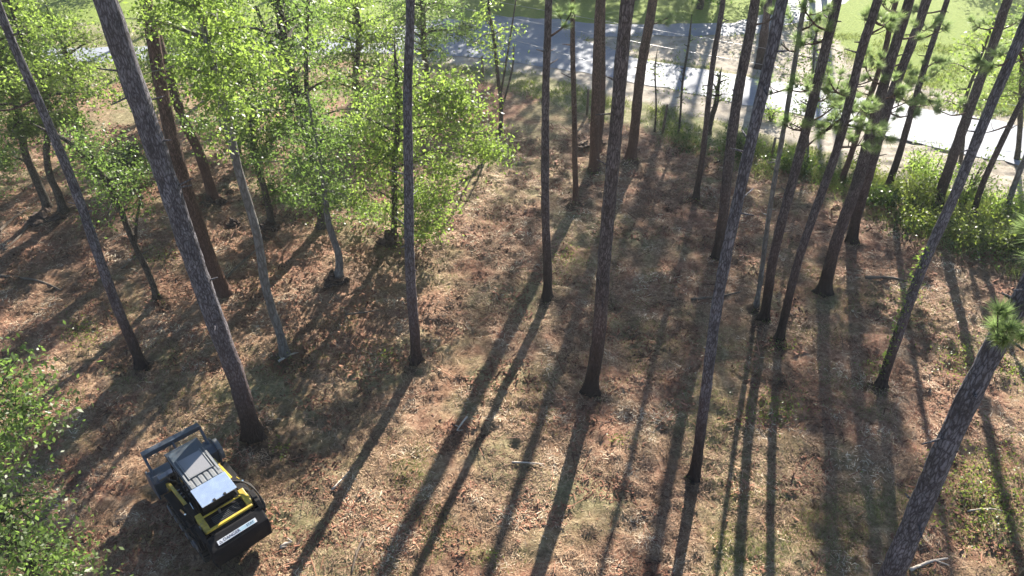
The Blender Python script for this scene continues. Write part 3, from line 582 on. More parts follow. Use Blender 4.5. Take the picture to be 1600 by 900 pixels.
# tall pines standing just past the top edge of the view
random.seed(77)
PAST = [(14.5, 58, 23.5), (18.5, 59.5, 24.5), (22.5, 58.5, 26), (16.5, 63.5, 26), (24, 60.5, 28), (21, 64.5, 27), (14, 69, 28), (19.5, 70, 28),
        (-7, 60, 24), (-12, 59, 25), (-16, 64, 26), (-21, 60, 25), (8, 74, 17), (12, 77, 18), (16, 80, 19), (4, 75, 17), (20, 78, 18), (10, 84, 20), (15, 87, 21), (6, 82, 18), (21, 86, 21), (6, 64, 17), (9.5, 66, 18), (3, 67, 17), (12.5, 68, 18), (7, 70, 19), (0, 63, 15)]
def far_pine(x, y, H):
    root = empty('pine_tree', (x, y, 0), 'tall pine of the far stand beyond the road, past the top edge', 'pine tree', 'pines of the far stand')
    p, r = resample([(0, 0, -.1), (random.uniform(-.2, .2), 0, H * .5), (random.uniform(-.4, .4), 0, H)], [.24, .18, .05], 1.0)
    link('trunk', Tube().add(p, r, 9, .05).mesh('trunk'), M_PINE, root)
    c = bpy.data.objects.new('crown', random.choice(DENSE)); S.collection.objects.link(c); c.parent = root; k = random.uniform(1.15, 1.4)
    c.location = p[-1] + Vector((0, 0, -10.5)); c.scale = (k, k, 1.25); c.rotation_euler = (0, 0, random.random() * 6.28)
for a in PAST: far_pine(*a)

# ------------------------------------------------------------------ shrubs, brambles, weeds
def shrub(u, v, r, h, label, m=None, n=1800, leaf=.11, group='shrubs of the fence line bank', name='shrub', tall=False):
    B = gnd(u, v); B[2] = hz(B[0], B[1]) - .03; root = empty(name, B, label, 'shrub', group); tb = Tube(); C = []
    for k in range(14 if not tall else 9):
        az = random.random() * 6.28; rr = r * math.sqrt(random.random()) * .9; hh = h * random.uniform(.5, 1.05) * (1 - .35 * (rr / r) ** 2)
        e = Vector((math.cos(az) * rr, math.sin(az) * rr, hh)); a = e * .12; a.z = 0; pp, rd = resample([a, e * .5 + Vector((0, 0, .15 * h)), e], [.02, .014, .006], .2); tb.add(pp, rd, 5, .1)
        for j in range(12): t = random.uniform(.25, 1); q = a.lerp(e, t); C.append(tuple(q + Vector((random.gauss(0, .2), random.gauss(0, .2), random.gauss(0, .16)))))
    link('stems', tb.mesh('stems'), M_OAK, root)
    C = np.array(C); pos = C[RNG.integers(0, len(C), n)] + RNG.normal(size=(n, 3)) * .15 * np.array([r, r, .8]); pos[:, 2] = np.abs(pos[:, 2]) + .03
    crown_obj('foliage', pos, leaf, m or M_BUSH, root)
random.seed(31)
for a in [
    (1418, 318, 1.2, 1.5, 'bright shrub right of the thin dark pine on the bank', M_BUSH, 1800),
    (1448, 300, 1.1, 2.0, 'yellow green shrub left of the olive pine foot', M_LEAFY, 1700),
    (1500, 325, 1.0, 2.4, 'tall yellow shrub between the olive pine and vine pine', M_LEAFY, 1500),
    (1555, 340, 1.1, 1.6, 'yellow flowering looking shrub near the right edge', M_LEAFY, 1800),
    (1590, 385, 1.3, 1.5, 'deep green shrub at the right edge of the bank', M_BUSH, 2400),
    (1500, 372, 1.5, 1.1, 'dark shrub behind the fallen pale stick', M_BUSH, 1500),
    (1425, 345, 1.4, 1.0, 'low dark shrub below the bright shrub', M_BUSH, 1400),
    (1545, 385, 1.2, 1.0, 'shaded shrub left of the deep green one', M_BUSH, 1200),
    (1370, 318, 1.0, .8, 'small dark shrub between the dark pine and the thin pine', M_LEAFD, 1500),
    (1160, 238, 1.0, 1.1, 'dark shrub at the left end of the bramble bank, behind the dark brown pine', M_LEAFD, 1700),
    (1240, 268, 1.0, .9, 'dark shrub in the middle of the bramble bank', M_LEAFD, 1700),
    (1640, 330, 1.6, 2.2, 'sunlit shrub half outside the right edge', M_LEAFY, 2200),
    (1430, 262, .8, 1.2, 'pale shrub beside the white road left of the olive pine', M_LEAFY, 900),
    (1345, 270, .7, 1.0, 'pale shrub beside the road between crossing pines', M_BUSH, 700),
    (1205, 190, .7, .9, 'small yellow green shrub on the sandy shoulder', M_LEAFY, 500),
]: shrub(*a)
def scatter_leafmass(name, label, cat, spots, n, leaf, m, hmax):
    pts = []
    tot = sum(s[2] * s[3] for s in spots)
    for u, v, ru, rv in spots:
        k = int(n * ru * rv / tot); a = RNG.normal(size=(k, 2)) * .5; 
        for du, dv in a: g = gnd(u + du * ru, v + dv * rv); pts.append((g[0], g[1]))
    P = np.array(pts); z = hgt(P[:, 0], P[:, 1]) + RNG.random(len(P)) ** 1.6 * hmax * (.3 + vnoise(P[:, 0], P[:, 1], .6)) + .02
    o = crown_obj(name, np.column_stack([P, z]), leaf, m, None); return tag(o, label, cat, kind='stuff')
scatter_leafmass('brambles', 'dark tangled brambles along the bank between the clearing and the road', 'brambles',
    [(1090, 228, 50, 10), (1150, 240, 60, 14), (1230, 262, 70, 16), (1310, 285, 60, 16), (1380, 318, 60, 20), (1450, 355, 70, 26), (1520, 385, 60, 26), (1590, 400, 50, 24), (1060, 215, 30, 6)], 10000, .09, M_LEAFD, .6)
scatter_leafmass('weeds', 'green weeds sprouting through the mulch', 'weeds',
    [(600, 560, 20, 12), (1365, 580, 26, 16), (1225, 545, 30, 14), (930, 270, 14, 7), (500, 352, 30, 8), (620, 395, 26, 10), (1500, 560, 50, 40), (1540, 780, 90, 90), (250, 400, 40, 20), (130, 350, 30, 16), (960, 690, 20, 12), (880, 400, 30, 30), (440, 705, 16, 20), (1420, 460, 30, 30), (770, 870, 12, 8), (1210, 640, 60, 30), (130, 520, 40, 30), (1580, 580, 30, 30)] + [(u, v + 4, 12, 5) for u, v in BASES], 6500, .07, M_BUSH, .22)
def grass_blades(name, label, n, region, L, W, m, dens=None):
    P = []
    while len(P) < n:
        u, v = RNG.uniform(region[0], region[2], n * 2), RNG.uniform(region[1], region[3], n * 2)
        r = np.array([1.0, 0, 0])[None] * ((u - 800) / FPX)[:, None] + CU[None] * ((450 - v) / FPX)[:, None] + CF[None]; t = -CAM_H / r[:, 2]
        x = r[:, 0] * t; y = r[:, 1] * t; k = dens(x, y) > RNG.random(len(x)); P += list(zip(x[k], y[k]))
    P = np.array(P[:n]); z = hgt(P[:, 0], P[:, 1]); c = np.column_stack([P, z])
    d = rand_unit(n) * [.8, .8, .3]; d[:, 2] = np.abs(d[:, 2]) + .6; d /= np.linalg.norm(d, axis=1, keepdims=True)
    s = np.cross(d, rand_unit(n)); s /= np.linalg.norm(s, axis=1, keepdims=True); l = L * (.5 + RNG.random((n, 1)))
    V = np.stack([c - s * W / 2, c + s * W / 2, c + d * l], 1).reshape(-1, 3)
    o = link(name, np_mesh(name, V, np.arange(3 * n).reshape(-1, 3), False, {'tone': ('FACE', RNG.random(n))}), m)
    return tag(o, label, 'grass', kind='stuff')
def d_near(x, y): return np.clip((vnoise(x, y, 2.2) - .42) * 3, 0, 1) * np.clip((vnoise(x, y, .6) - .3) * 3, 0, 1) * (1 - pmask(x, y, P_BEYOND, .5)) * (y < 33)
def d_verge(x, y): return pmask(x, y, P_BEYOND, .8) * (1 - np.maximum(pmask(x, y, P_SAND, .5), pmask(x, y, poly_px(ROAD_LO + ROAD_HI[::-1]), .5))) * np.clip((vnoise(x, y, 1.2) - .3) * 2.5, 0, 1) * (y < 50) * (1 - .8 * pmask(x, y, P_SAND2, .5))
grass_blades('grass', 'sparse thin grass blades among the mulch of the clearing', 52000, (-60, 230, 1660, 960), .11, .010, M_GRASS, d_near)
grass_blades('verge_grass', 'rough grass of the verge and lawn beside the road', 22000, (-20, 0, 1620, 400), .22, .045, M_GRASS, d_verge)

P_BANK = poly_px([(1040, 200), (1180, 226), (1330, 262), (1450, 290), (1640, 330), (1700, 420), (1600, 430), (1450, 372), (1330, 318), (1200, 275), (1050, 228)])
def d_bank(x, y): return pmask(x, y, P_BANK, .8) * np.clip((vnoise(x, y, .9) - .25) * 2.5, 0, 1)
grass_blades('tall_grass', 'tall pale straggly grass and weed stems on the bank by the road', 10000, (1000, 180, 1700, 440), .5, .018, M_GRASS, d_bank)

# ------------------------------------------------------------------ litter (stuff): needles, chips, sticks
def litter(name, label, n, Lr, Wr, m, z0, dens, flat=.35, bounds=(-60, 190, 1660, 960), curve=False):
    u = RNG.uniform(bounds[0], bounds[2], n * 3); y = RNG.uniform(8.5, 36, n * 3)
    # uniform on the ground with a nearer bias
    y = 8.5 + (36 - 8.5) * RNG.random(n * 3) ** 1.25; z_c = (y * math.cos(PITCH) + CAM_H * math.sin(PITCH)); x = (u - 800) / FPX * z_c
    k = dens(x, y) > RNG.random(len(x)); x = x[k][:n]; y = y[k][:n]; n = len(x); z = hgt(x, y)
    L = RNG.uniform(*Lr, n) * (1 + .35 * (y - 9) / 20); W = RNG.uniform(*Wr, n) * (1 + .9 * (y - 9) / 20); az = RNG.random(n) * 6.283
    d = np.column_stack([np.cos(az), np.sin(az), (RNG.random(n) - .35) * flat * 2]); d /= np.linalg.norm(d, axis=1, keepdims=True)
    s = np.column_stack([-np.sin(az), np.cos(az), (RNG.random(n) - .5) * 1.2]); s /= np.linalg.norm(s, axis=1, keepdims=True)
    c = np.column_stack([x, y, z + z0 + RNG.random(n) * .03]); L = L[:, None]; W = W[:, None]
    V = np.stack([c - d * L / 2 - s * W / 2, c - d * L / 2 + s * W / 2, c + d * L / 2 + s * W / 3, c + d * L / 2 - s * W / 3], 1).reshape(-1, 3)
    t = .5 * RNG.random(n) + .5 * vnoise(x, y, .7) + .0
    o = link(name, np_mesh(name, V, np.arange(4 * n).reshape(-1, 4), False, {'tone': ('FACE', np.clip((t - .5) * 1.35 + .5, 0, 1))}), m)
    return tag(o, label, 'litter', kind='stuff')
def d_clear(x, y): return (1 - pmask(x, y, P_BEYOND, .6)) * np.clip(.35 + (vnoise(x, y, .9) - .35) * 1.8, .12, 1)
def d_red(x, y): return (1 - pmask(x, y, P_BEYOND, .6)) * np.clip((vnoise(x + 9, y, .8) - .5) * 5, 0.02, 1)
litter('pine_straw', 'tan pine needles and shredded wood strewn over the clearing', 200000, (.04, .17), (.006, .018), M_LITTER, .008, d_clear)
litter('mulch_clumps', 'dark chunks and clumps of shredded wood thrown up by the mulcher', 7000, (.06, .28), (.02, .06), M_REDCHIP, .015, d_red, .9)
litter('twigs', 'thin broken twigs lying across the mulch', 1300, (.2, .8), (.010, .024), M_REDCHIP, .03, d_clear, .12)
litter('bark_chips', 'reddish bark chips and clods scattered in patches', 36000, (.025, .085), (.018, .05), M_REDCHIP, .008, d_red, .6)

def stick(pts_px, w, label, m, z=.05, name='fallen_branch', cat='branch'):
    P = [gnd(*p) for p in pts_px]; B = P[0].copy(); B[2] = 0
    L = []
    for i, p in enumerate(P): L.append(Vector((p[0] - B[0], p[1] - B[1], hz(p[0], p[1]) + z + .02 * math.sin(i * 2.1))))
    r = px_size(w, P[0]) / 2; pts, rad = resample(L, [r * (1 - .5 * i / (len(L) - 1)) for i in range(len(L))], .12)
    tb = Tube().add(pts, rad, 7, .14)
    for k in range(2): i = random.randrange(len(pts)); tb.add([pts[i], pts[i] + Vector((random.uniform(-.25, .25), random.uniform(-.25, .25), .1))], [r * .5, r * .2], 5)
    o = link(name, tb.mesh(name), m); o.location = (B[0], B[1], 0); tag(o, label, cat, 'dead branches on the ground')
random.seed(5)
for a in [([(1418, 898), (1450, 884), (1478, 877)], 6, 'pale curved dead branch near the foot of the nearest pine', M_DEAD),
          ([(730, 650), (722, 660), (714, 672)], 4, 'short white stick lying in the sunlit middle ground', M_DEAD),
          ([(800, 722), (830, 725), (850, 726)], 3, 'thin straight stick left of the wide shadow, lower middle', M_DEAD),
          ([(568, 845), (558, 870), (550, 898)], 5, 'stick running down out of the lower edge, left of middle', M_WOOD),
          ([(518, 766), (526, 760), (534, 750)], 4, 'short pale chip of wood in the shade right of the loader', M_DEAD),
          ([(438, 856), (446, 850), (456, 846)], 6, 'split wood chunk on the ground right of the loader tailgate', M_DEAD),
          ([(1508, 360), (1520, 385), (1531, 406)], 4, 'pale stick propped in the dark bank at right', M_DEAD),
          ([(330, 462), (365, 425), (400, 392)], 5, 'brown fallen limb right of the reddish pine foot', M_WOOD),
          ([(190, 420), (215, 402), (240, 388)], 4, 'fallen branch behind the curved sapling', M_WOOD),
          ([(435, 565), (455, 556), (466, 550)], 4, 'pale root stick at the foot of the slender pale tree', M_DEAD),
          ([(540, 496), (570, 492), (592, 488)], 4, 'dark twig in front of the dark earth mound', M_WOOD),
          ([(1080, 800 - 330), (1120, 463), (1155, 458)], 5, 'long dark limb lying behind the bluish pine', M_WOOD),
          ([(1350, 440), (1390, 438), (1425, 446)], 6, 'dark fallen limb in the shade right of the flared pine', M_WOOD),
          ([(0, 430), (60, 440), (95, 452)], 5, 'fallen limb near the left edge in dark mulch', M_WOOD),
          ([(1510, 801), (1540, 802), (1566, 803)], 3, 'thin light stick right of the nearest pine', M_DEAD),
          ([(0, 365), (22, 345), (46, 325)], 6, 'log at the left edge running towards the leafy pair', M_WOOD),
          ([(8, 392), (30, 372), (48, 352)], 5, 'second log at the left edge, just below the first', M_WOOD)]:
    stick(*a)

# root mounds: clods of dark soil and roots heaped round the stems
def mound(u, v, r, h, label):
    B = gnd(u, v); B[2] = hz(B[0], B[1]) - h * .6; bm = bmesh.new(); bmesh.ops.create_icosphere(bm, subdivisions=4, radius=1.0)
    for ve in bm.verts:
        x, y, z = ve.co; k = 1 + (float(vnoise(x * r + u, y * r + z, .25)) - .5) * .9 + (float(vnoise(x * r + v, z * r + y, .09)) - .5) * .45
        ve.co = Vector((x * r * k, y * r * k * .8, z * h * k))
    me = bpy.data.meshes.new('root_mound'); bm.to_mesh(me); bm.free(); o = link('root_mound', me, M_DIRT); o.location = B
    tag(o, label, 'earth mound', 'dark earth mounds round the tree feet')
random.seed(3)
for a in [(524, 446, .42, .34, 'dark earth mound with roots under the grey trunk, left of centre'), (610, 384, .45, .42, 'charred root lump at the foot of the bright green tree'),
          (332, 316, .5, .4, 'dark mound at the foot of the dirt mound pine, upper left'), (424, 360, .38, .3, 'small dark mound under the thin brown tree'),
          (912, 230, .42, .28, 'spiky dark mound left of the orange brown pine foot'), (366, 350, .3, .3, 'reddish dark lump between the reddish pine and the thin brown tree'),
          (76, 344, .75, .34, 'wide shaded mound under the leafy pair at left'), (938, 226, .32, .3, 'dark lump right of the orange brown pine foot')]:
    mound(*a)
# leaning tree stub cut by the lower right corner
tb = Tube().add([(0, 0, -.2), (.05, 0, .8), (.12, .05, 1.7)], [.24, .19, .15], 12, .08); g = gnd(1600, 915)
r_ = empty('tree_stump', g, 'dark stump cut off by the lower right corner', 'stump'); link('trunk', tb.mesh('trunk'), M_OAK, r_)

# ------------------------------------------------------------------ fence posts and wires
def post(u, v, h, label, lean=0.0, t=.07):
    B = gnd(u, v); root = empty('fence_post', B, label, 'fence post', 'posts along the wood edge')
    tb = Tube().add([(0, 0, -.1), (lean * .5, 0, h * .5), (lean, .02, h)], [t, t * .95, t * .85], 8, .06)
    link('post', tb.mesh('post'), M_WOOD, root)
    tb = Tube().add([(lean, .02, h), (lean, .02, h + .02)], [t * .6, t * .3], 8); link('post_cap', tb.mesh('post_cap'), M_WOOD, root)
post(755, 124, 1.35, 'dark fence post left of the three stemmed sapling', -.05)
post(917, 180, 1.4, 'short fence post between the reddish pole pine and orange brown pine')
post(1035, 208, 1.5, 'reddish fence post beside the sandy shoulder', .07)
post(1205, 246, 1.0, 'low grey fence stake hidden in brambles behind the bluish pine')
def wire(name, a, b, sag, r, label):
    n = 60; A = Vector(a); Bv = Vector(b); L = [A.lerp(Bv, i / n) + Vector((0, 0, -sag * 4 * (i / n) * (1 - i / n))) for i in range(n + 1)]
    tb = Tube().add([p - A for p in L], [r] * (n + 1), 6); o = link(name, tb.mesh(name), M_WIRE); o.location = A; tag(o, label, 'wire', 'overhead wires above the road')
def wpt(u, v, y): return tuple(at_y(u, v, y))
wire('overhead_wire', wpt(660, 22, 47), wpt(1750, 330, 34), .0, .014, 'lowest overhead wire, crossing in front of the road edge')
wire('overhead_wire', wpt(700, 8, 46), wpt(1800, 196, 33), .3, .010, 'upper overhead wire running across to the right edge')
wire('overhead_wire', wpt(700, -12, 50), wpt(1300, 92, 40), .1, .008, 'thin overhead wire seen left of the charred pine')

# ------------------------------------------------------------------ skid loader with mulching head
def pmat(name, col, rough, metal=0.0, spec=.5, coat=0.0, dirt=.5, emis=None):
    m = simple(name, col, rough, metal, .12, 5, dirt); b = m.node_tree.nodes['Principled BSDF']; b.inputs['Coat Weight'].default_value = coat; b.inputs['Specular IOR Level'].default_value = spec
    return m
Y_ = pmat('yellow_paint', (.50, .36, .04), .42, coat=.1, dirt=.6); K_ = pmat('black_paint', (.006, .006, .008), .75, coat=0, dirt=.06, spec=.25)
G_ = pmat('charcoal_paint', (.05, .055, .06), .4, dirt=.4); RUB = pmat('track_rubber', (.018, .017, .016), .8, dirt=.45)
ST_ = pmat('worn_steel', (.28, .28, .30), .35, .8, dirt=.5); RF_ = pmat('roof_grey', (.17, .18, .19), .45, dirt=.3); DK_ = pmat('dark_roof', (.04, .055, .07), .35, dirt=.3)
PAN = pmat('pale_glossy_panel', (.62, .72, .86), .16, .75, coat=.4, dirt=0.0); CHR = pmat('chrome_rod', (.8, .8, .82), .1, 1.0, dirt=0)
HB_ = pmat('blue_grey_steel', (.065, .085, .115), .45, .2, dirt=.5); WH_ = simple('label_white', (.72, .72, .74), .5, 0, .05); INK = simple('label_ink', (.05, .035, .05), .6, 0, .02)
def glass():
    m, n, b = mat('tinted_glass'); b.inputs['Base Color'].default_value = (.03, .035, .04, 1); b.inputs['Roughness'].default_value = .06; b.inputs['Coat Weight'].default_value = .5; return m
GL_ = glass()
def glass2():
    m, n, b = mat('skylight_glass'); b.inputs['Base Color'].default_value = (.20, .20, .21, 1); b.inputs['Roughness'].default_value = .18; b.inputs['Coat Weight'].default_value = .4; return m
GL2 = glass2()
def bx(bm, c, s, rot=None, bev=.0):
    r = bmesh.ops.create_cube(bm, size=1.0); vs = r['verts']
    M = Matrix.Translation(c) @ (Matrix.Rotation(rot[0], 4, rot[1]) if rot else Matrix()) @ Matrix.Diagonal((*s, 1))
    bmesh.ops.transform(bm, matrix=M, verts=vs)
    if bev:
        es = list({e for v in vs for e in v.link_edges}); bmesh.ops.bevel(bm, geom=es, offset=bev, segments=2, affect='EDGES', profile=.6)
def prism(bm, prof, x0, x1, bev=0.0):      # side profile (y,z) extruded across x
    a = [bm.verts.new((x0, y, z)) for y, z in prof]; b = [bm.verts.new((x1, y, z)) for y, z in prof]; n = len(prof)
    fs = [bm.faces.new(a), bm.faces.new(b[::-1])] + [bm.faces.new((a[i], b[i], b[(i + 1) % n], a[(i + 1) % n])) for i in range(n)]
    bmesh.ops.recalc_face_normals(bm, faces=fs)
    if bev: bmesh.ops.bevel(bm, geom=list({e for f in fs for e in f.edges}), offset=bev, segments=2, affect='EDGES', profile=.6)
def cyl(bm, c, r, h, axis='X', seg=20, bev=0):
    R_ = {'X': Matrix.Rotation(math.pi / 2, 4, 'Y'), 'Y': Matrix.Rotation(math.pi / 2, 4, 'X'), 'Z': Matrix()}[axis]
    bmesh.ops.create_cone(bm, cap_ends=True, segments=seg, radius1=r, radius2=r, depth=h, matrix=Matrix.Translation(c) @ R_)
def put(name, fn, m, parent, label=None):
    bm = bmesh.new(); fn(bm); me = bpy.data.meshes.new(name); bm.to_mesh(me); bm.free(); o = link(name, me, m, parent)
    if label: o['label'] = label
    return o
def loader():
    g = (-7.63, 12.12); root = empty('track_loader', (g[0], g[1], hz(*g) - .02), 'black and yellow compact track loader with a forestry mulcher head', 'track loader', None, math.radians(43)); root.scale = (.85, .85, .85)
    for s in (-1, 1):
        prof = [(-1.35, .25), (-1.28, .08), (-1.1, 0), (1.0, 0), (1.2, .1), (1.25, .28), (1.12, .45), (-.55, .56), (-.95, .78), (-1.2, .72)]
        def trk(bm, s=s):
            prism(bm, prof, s * .62 if s > 0 else -1.0, s * 1.0 if s > 0 else -.62, .03)
            P = [Vector((0, y, z)) for y, z in prof]; cen = Vector((0, -.1, .32)); n = len(P)
            for i in range(n):
                a, b = P[i], P[(i + 1) % n]; L = (b - a).length; k = max(1, int(L / .14))
                for j in range(k):
                    q = a.lerp(b, (j + .5) / k); ang = math.atan2(b.z - a.z, b.y - a.y); nn = Vector((0, b.z - a.z, -(b.y - a.y))).normalized()
                    bx(bm, (s * .81, q.y + nn.y * .02, q.z + nn.z * .02), (.37, .055, .05), (ang, 'X'))
        t = put('rubber_track', trk, RUB, root)
        for yy, zz, rr in ((-.95, .52, .2), (1.0, .24, .19), (-.55, .16, .11), (-.15, .16, .11), (.25, .16, .11), (.62, .16, .11)):
            put('track_wheel', lambda bm: cyl(bm, (s * 1.005, yy, zz), rr, .03, 'X', 18), ST_, t)
    put('chassis', lambda bm: (bx(bm, (0, -.1, .62), (1.2, 2.5, .6), None, .03), bx(bm, (0, 1.25, .45), (1.15, .25, .5), None, .02)), K_, root)
    for s in (-1, 1):                       # fenders over the tracks
        put('fender', lambda bm: prism(bm, [(-1.5, .8), (-1.55, .9), (-1.45, 1.25), (-.9, 1.3), (-.6, .98), (1.1, .86), (1.1, .80), (-.6, .84)], s * .62, s * .98, .015), K_, root)
    put('engine_cover', lambda bm: prism(bm, [(-1.75, .55), (-1.80, .75), (-1.70, 1.2), (-1.60, 1.30), (-1.12, 1.42), (-1.1, .55)], -.62, .62, .03), K_, root)
    put('grille', lambda bm: [bx(bm, (0, -1.14 - .05 * i, 1.425 - .012 * i), (.80, .022, .03)) for i in range(6)], G_, root)
    rd = put('rear_door', lambda bm: (prism(bm, [(-1.60, .36), (-1.98, .42), (-2.02, .9), (-1.98, 1.10), (-1.62, 1.34), (-1.56, 1.30)], -.86, .86, .05)), K_, root)
    nrm_y, nrm_z = -1.984, .93
    pl = put('warning_label', lambda bm: bx(bm, (0, 0, 0), (1.16, .008, .13)), WH_, rd); pl.location = (-.02, -1.853, 1.200); pl.rotation_euler = (math.radians(-56.3), 0, 0)
    def text(body, size, x, nm='label_text', m=INK):
        c = bpy.data.curves.new('txt', 'FONT'); c.body = body; c.size = size; c.extrude = .002; c.align_x = 'LEFT'; c.align_y = 'CENTER'
        o = bpy.data.objects.new('txt', c); S.collection.objects.link(o); dg = bpy.context.evaluated_depsgraph_get(); me = bpy.data.meshes.new_from_object(o.evaluated_get(dg)); bpy.data.objects.remove(o)
        me.transform(Matrix.Rotation(math.pi / 2, 4, 'X')); me.materials.clear()
        t = link(nm, me, m, rd); t.location = Vector((x, -1.853, 1.200)) + Vector((0, -.0035, .0053)); t.rotation_euler = (math.radians(-56.3), 0, 0); return t
    text('DANGER', .125, -.44)
    put('warning_triangle', lambda bm: prism(bm, [(-.003, 0), (.003, 0), (.003, .001), (-.003, .001)], 0, .001), INK, rd).hide_render = False
    # triangle symbol left of the word, block lettering at the right end
    me = bpy.data.meshes.new('tri'); me.from_pydata([(-.05, 0, -.045), (.05, 0, -.045), (0, 0, .045), (-.027, 0, -.032), (.027, 0, -.032), (0, 0, .018)], [], [(0, 1, 4, 3), (1, 2, 5, 4), (2, 0, 3, 5)]); me.update()
    bpy.data.objects.remove([o for o in rd.children if o.name.startswith('warning_triangle')][0])
    t = link('warning_triangle', me, INK, rd); t.location = (-.52, -1.8565, 1.2053); t.rotation_euler = (math.radians(-56.3), 0, 0)
    bl = put('label_panel', lambda bm: bx(bm, (0, 0, 0), (.46, .003, .10)), simple('label_pale_blue', (.42, .58, .66), .5, 0, .05), rd); bl.location = (.27, -1.8552, 1.2035); bl.rotation_euler = (math.radians(-56.3), 0, 0)
    text('STAY', .095, .26); 
    # yellow upper frame at the rear
    for s in (-1, 1):
        put('rear_tower', lambda bm: prism(bm, [(-1.42, .95), (-1.42, 1.38), (-1.34, 1.46), (-.86, 1.56), (-.80, 1.48), (-1.0, .95)], s * .56, s * .73, .02), Y_, root)
        put('tower_panel', lambda bm: prism(bm, [(-1.66, 1.0), (-1.70, 1.30), (-1.5, 1.47), (-1.1, 1.50), (-1.2, 1.0)], s * .785, s * .90, .01), K_, root)
    put('rear_crossbar', lambda bm: bx(bm, (-.02, -1.48, 1.40), (1.40, .08, .08), None, .02), Y_, root)
    put('inner_bar', lambda bm: (bx(bm, (0, -1.04, 1.52), (1.16, .04, .045), None, .01)), Y_, root)
    put('radiator_housing', lambda bm: bx(bm, (0, -1.05, 1.28), (1.05, .3, .28), None, .02), K_, root)
    put('exhaust', lambda bm: cyl(bm, (-.12, -1.12, 1.50), .035, .16, 'Z', 12), ST_, root)
    for s in (-1, 1):                      # lift arms down to the front
        def arm(bm, s=s):
            P = [(-1.35, 1.36), (-1.25, 1.52), (-.2, 1.36), (1.25, 1.02), (1.72, .62), (1.78, .36), (1.60, .34), (1.52, .56), (1.14, .86), (-.3, 1.16)]
            prism(bm, P, .66 if s > 0 else -.74, .74 if s > 0 else -.66, .012)
        a = put('lift_arm', arm, Y_, root)
        put('arm_pin', lambda bm: cyl(bm, (s * .75, 1.62, .46), .06, .04), ST_, a); put('arm_pin', lambda bm: cyl(bm, (s * .76, -1.18, 1.36), .06, .05), ST_, a)
        put('arm_cover', lambda bm: prism(bm, [(-.95, 1.32), (-.9, 1.475), (-.12, 1.36), (-.1, 1.22)], s * .63, s * .79, .01), K_, a)
        cy = put('lift_cylinder', lambda bm: bmesh.ops.create_cone(bm, cap_ends=True, segments=14, radius1=.055, radius2=.055, depth=.75, matrix=Matrix.Translation((s * .88, -.65, 1.08)) @ Matrix.Rotation(math.radians(62), 4, 'X')), K_, root)
        put('cylinder_rod', lambda bm: bmesh.ops.create_cone(bm, cap_ends=True, segments=12, radius1=.028, radius2=.028, depth=.5, matrix=Matrix.Translation((s * .88, -.28, 1.30)) @ Matrix.Rotation(math.radians(62), 4, 'X')), CHR, cy)
    # cab
    def cabframe(bm):
        for s in (-1, 1):
            bx(bm, (s * .47, 1.16, 1.35), (.07, .07, 1.25), (math.radians(6), 'X'), .01); bx(bm, (s * .47, -.55, 1.42), (.08, .08, 1.1), None, .01); bx(bm, (s * .47, .3, 1.2), (.05, .05, 1.5), None, .005)
            bx(bm, (s * .475, .32, .92), (.06, 1.6, .3), None, .01); bx(bm, (s * .475, .2, 1.93), (.07, 2.2, .09), None, .01)
        bx(bm, (0, -.9, 1.75), (.95, .10, .4), None, .02); bx(bm, (0, 1.22, .9), (.98, .06, .35), None, .01)
    cb = put('cab', cabframe, K_, root)
    for s in (-1, 1): put('side_window', lambda bm: bx(bm, (s * .485, .32, 1.48), (.015, 1.5, .8)), GL_, cb)
    put('windscreen', lambda bm: bx(bm, (0, 1.19, 1.42), (.86, .015, .95), (math.radians(6), 'X')), GL_, cb)
    put('seat', lambda bm: (bx(bm, (0, .1, .95), (.5, .5, .15), None, .04), bx(bm, (0, -.18, 1.25), (.5, .12, .6), None, .04)), K_, cb)
    rf = put('roof', lambda bm: (bx(bm, (0, .66, 1.99), (1.0, 1.42, .07), None, .025), bx(bm, (0, .93, 2.035), (.90, .70, .03), None, .012)), DK_, root)
    put('roof_brow', lambda bm: bx(bm, (0, 1.40, 1.97), (1.02, .12, .06), (.2, 'X'), .02), DK_, root)
    sk = put('skylight', lambda bm: bx(bm, (0, .46, 2.045), (.66, .82, .02), None, .006), GL2, rf)
    put('skylight_frame', lambda bm: [bx(bm, (s * .355, .45, 2.05), (.035, .92, .045), None, .008) for s in (-1, 1)] + [bx(bm, (0, y, 2.05), (.68, .025, .04), None, .006) for y in (.02,)] + [bx(bm, (s * .44, .35, 2.03), (.05, 1.1, .04), None, .008) for s in (-1, 1)], RF_, rf)
    put('roof_rib', lambda bm: [bx(bm, (0, -.19, 1.985), (.98, .36, .06), None, .01)] + [bx(bm, (-.40 + .16 * i, -.19, 2.022), (.11, .34, .03), None, .01) for i in range(6)], RF_, rf)
    rp = put('rear_roof_panel', lambda bm: bx(bm, (0, -.77, 2.02), (1.03, .76, .03), (math.radians(2), 'X'), .006), PAN, root)
    put('panel_latch', lambda bm: [bx(bm, (x, -1.13, 2.035), (.075, .08, .03), None, .006) for x in (-.15, .16)], K_, rp)
    put('panel_support', lambda bm: bx(bm, (0, -.8, 1.93), (.85, .5, .14), None, .02), K_, root)
    put('work_light', lambda bm: [bx(bm, (s * .36, 1.45, 1.93), (.14, .05, .09), None, .01) for s in (-1, 1)], GL_, root)
    put('mirror', lambda bm: (bx(bm, (-.66, -.62, 1.72), (.03, .22, .05), (.5, 'X'), .01)), CHR, root)
    # hoses
    def hose(P, R):
        pp, rr = resample(P, R, .08); link('hydraulic_hose', Tube().add(pp, rr, 7).mesh('hydraulic_hose'), RUB, root)
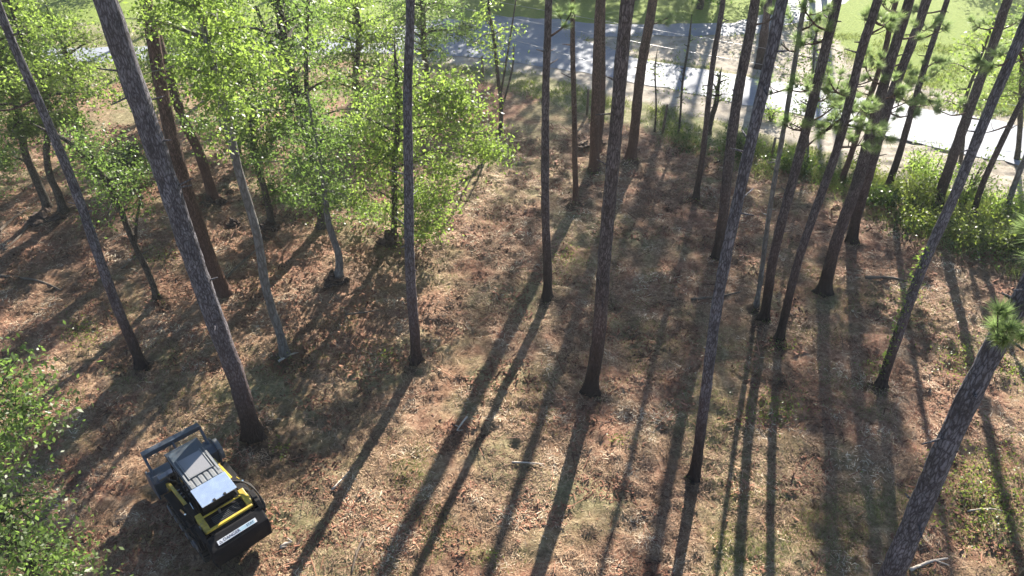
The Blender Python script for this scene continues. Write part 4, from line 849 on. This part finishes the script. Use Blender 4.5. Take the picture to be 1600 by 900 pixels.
    for k in range(3):
        o = .05 * k; hose([(.56, -.6 - o, 1.75), (.78 + o, -.9, 1.8 - o), (.95, -1.25, 1.6), (.93 + o * .5, -1.6, 1.25), (.8, -1.72, 1.0)], [.022] * 5)
    hose([(-.5, 1.2, 1.0), (-.62, 1.5, .95), (-.4, 1.8, .9)], [.024] * 3); hose([(.5, 1.2, 1.0), (.6, 1.55, 1.0), (.3, 1.85, .92)], [.024] * 3)
    for i in range(3): put('grab_rail', lambda bm: bx(bm, (-.60, .9 - .18 * i, .95), (.10, .03, .03)), ST_, root)
    # mulching head
    put('head_housing', lambda bm: prism(bm, [(1.80, .18), (1.76, .72), (1.95, .88), (2.30, .84), (2.46, .62), (2.38, .56), (2.2, .74), (1.98, .74), (1.9, .2)], -1.0, 1.0, .015), HB_, root)
    for s in (-1, 1): put('side_plate', lambda bm: prism(bm, [(1.70, .12), (1.72, .8), (1.98, .96), (2.4, .82), (2.56, .45), (2.45, .12), (2.1, .04)], s * 1.0, s * 1.05, .012), HB_, root)
    put('belt_cover', lambda bm: (cyl(bm, (1.12, 2.05, .50), .36, .12, 'X', 24), bx(bm, (1.10, 2.0, .66), (.1, .5, .2), None, .03)), RF_, root)
    def drum(bm):
        cyl(bm, (0, 2.18, .38), .19, 1.96, 'X', 24)
        for i in range(30):
            a = i * 1.9; x = -.92 + i * 1.84 / 29; bx(bm, (x, 2.18 + .22 * math.cos(a), .38 + .22 * math.sin(a)), (.05, .08, .05), (a, 'X'))
    put('mulching_drum', drum, ST_, root)
    def pushbar(bm):
        bx(bm, (0, 2.58, 1.36), (1.84, .26, .06), (math.radians(-12), 'X'), .015); bx(bm, (0, 2.50, 1.29), (1.80, .05, .12), None, .01)
        for s in (-1, 1):
            prism(bm, [(2.60, 1.36), (2.46, 1.38), (2.06, .86), (1.95, .80), (2.22, .76)], s * .86, s * .93, .01)
        prism(bm, [(2.56, 1.34), (2.48, 1.36), (2.05, .86), (2.15, .83)], -.03, .03, .008)
    put('push_bar', pushbar, HB_, root)
    put('mount_plate', lambda bm: (bx(bm, (0, 1.72, .52), (1.2, .08, .6), None, .01), bx(bm, (0, 1.55, .6), (.9, .3, .25), None, .02)), K_, root)
    put('hydraulic_motor', lambda bm: (cyl(bm, (-.72, 1.72, .95), .10, .3, 'X', 16), bx(bm, (-.5, 1.72, .93), (.2, .2, .16), None, .02)), ST_, root)
loader()

# ------------------------------------------------------------------ sunlit summer haze filling the wood
def haze():
    me = bpy.data.meshes.new('haze'); bm = bmesh.new(); bx(bm, (0, 500, 14.5), (3400, 4400, 32)); bm.to_mesh(me); bm.free()
    m = bpy.data.materials.new('haze_air'); m.use_nodes = True; n = m.node_tree; n.nodes.remove(n.nodes['Principled BSDF'])
    v = N(n, 'ShaderNodeVolumePrincipled', inp={'Color': (.95, .95, .95, 1), 'Density': HAZE_D, 'Anisotropy': .35}); n.links.new(v.outputs[0], n.nodes['Material Output'].inputs['Volume'])
    o = link('haze', me, m); tag(o, 'thin pale sunlit haze hanging through the wood and over the road', kind='stuff')
HAZE_D = .0005
haze()
S.cycles.volume_bounces = 0
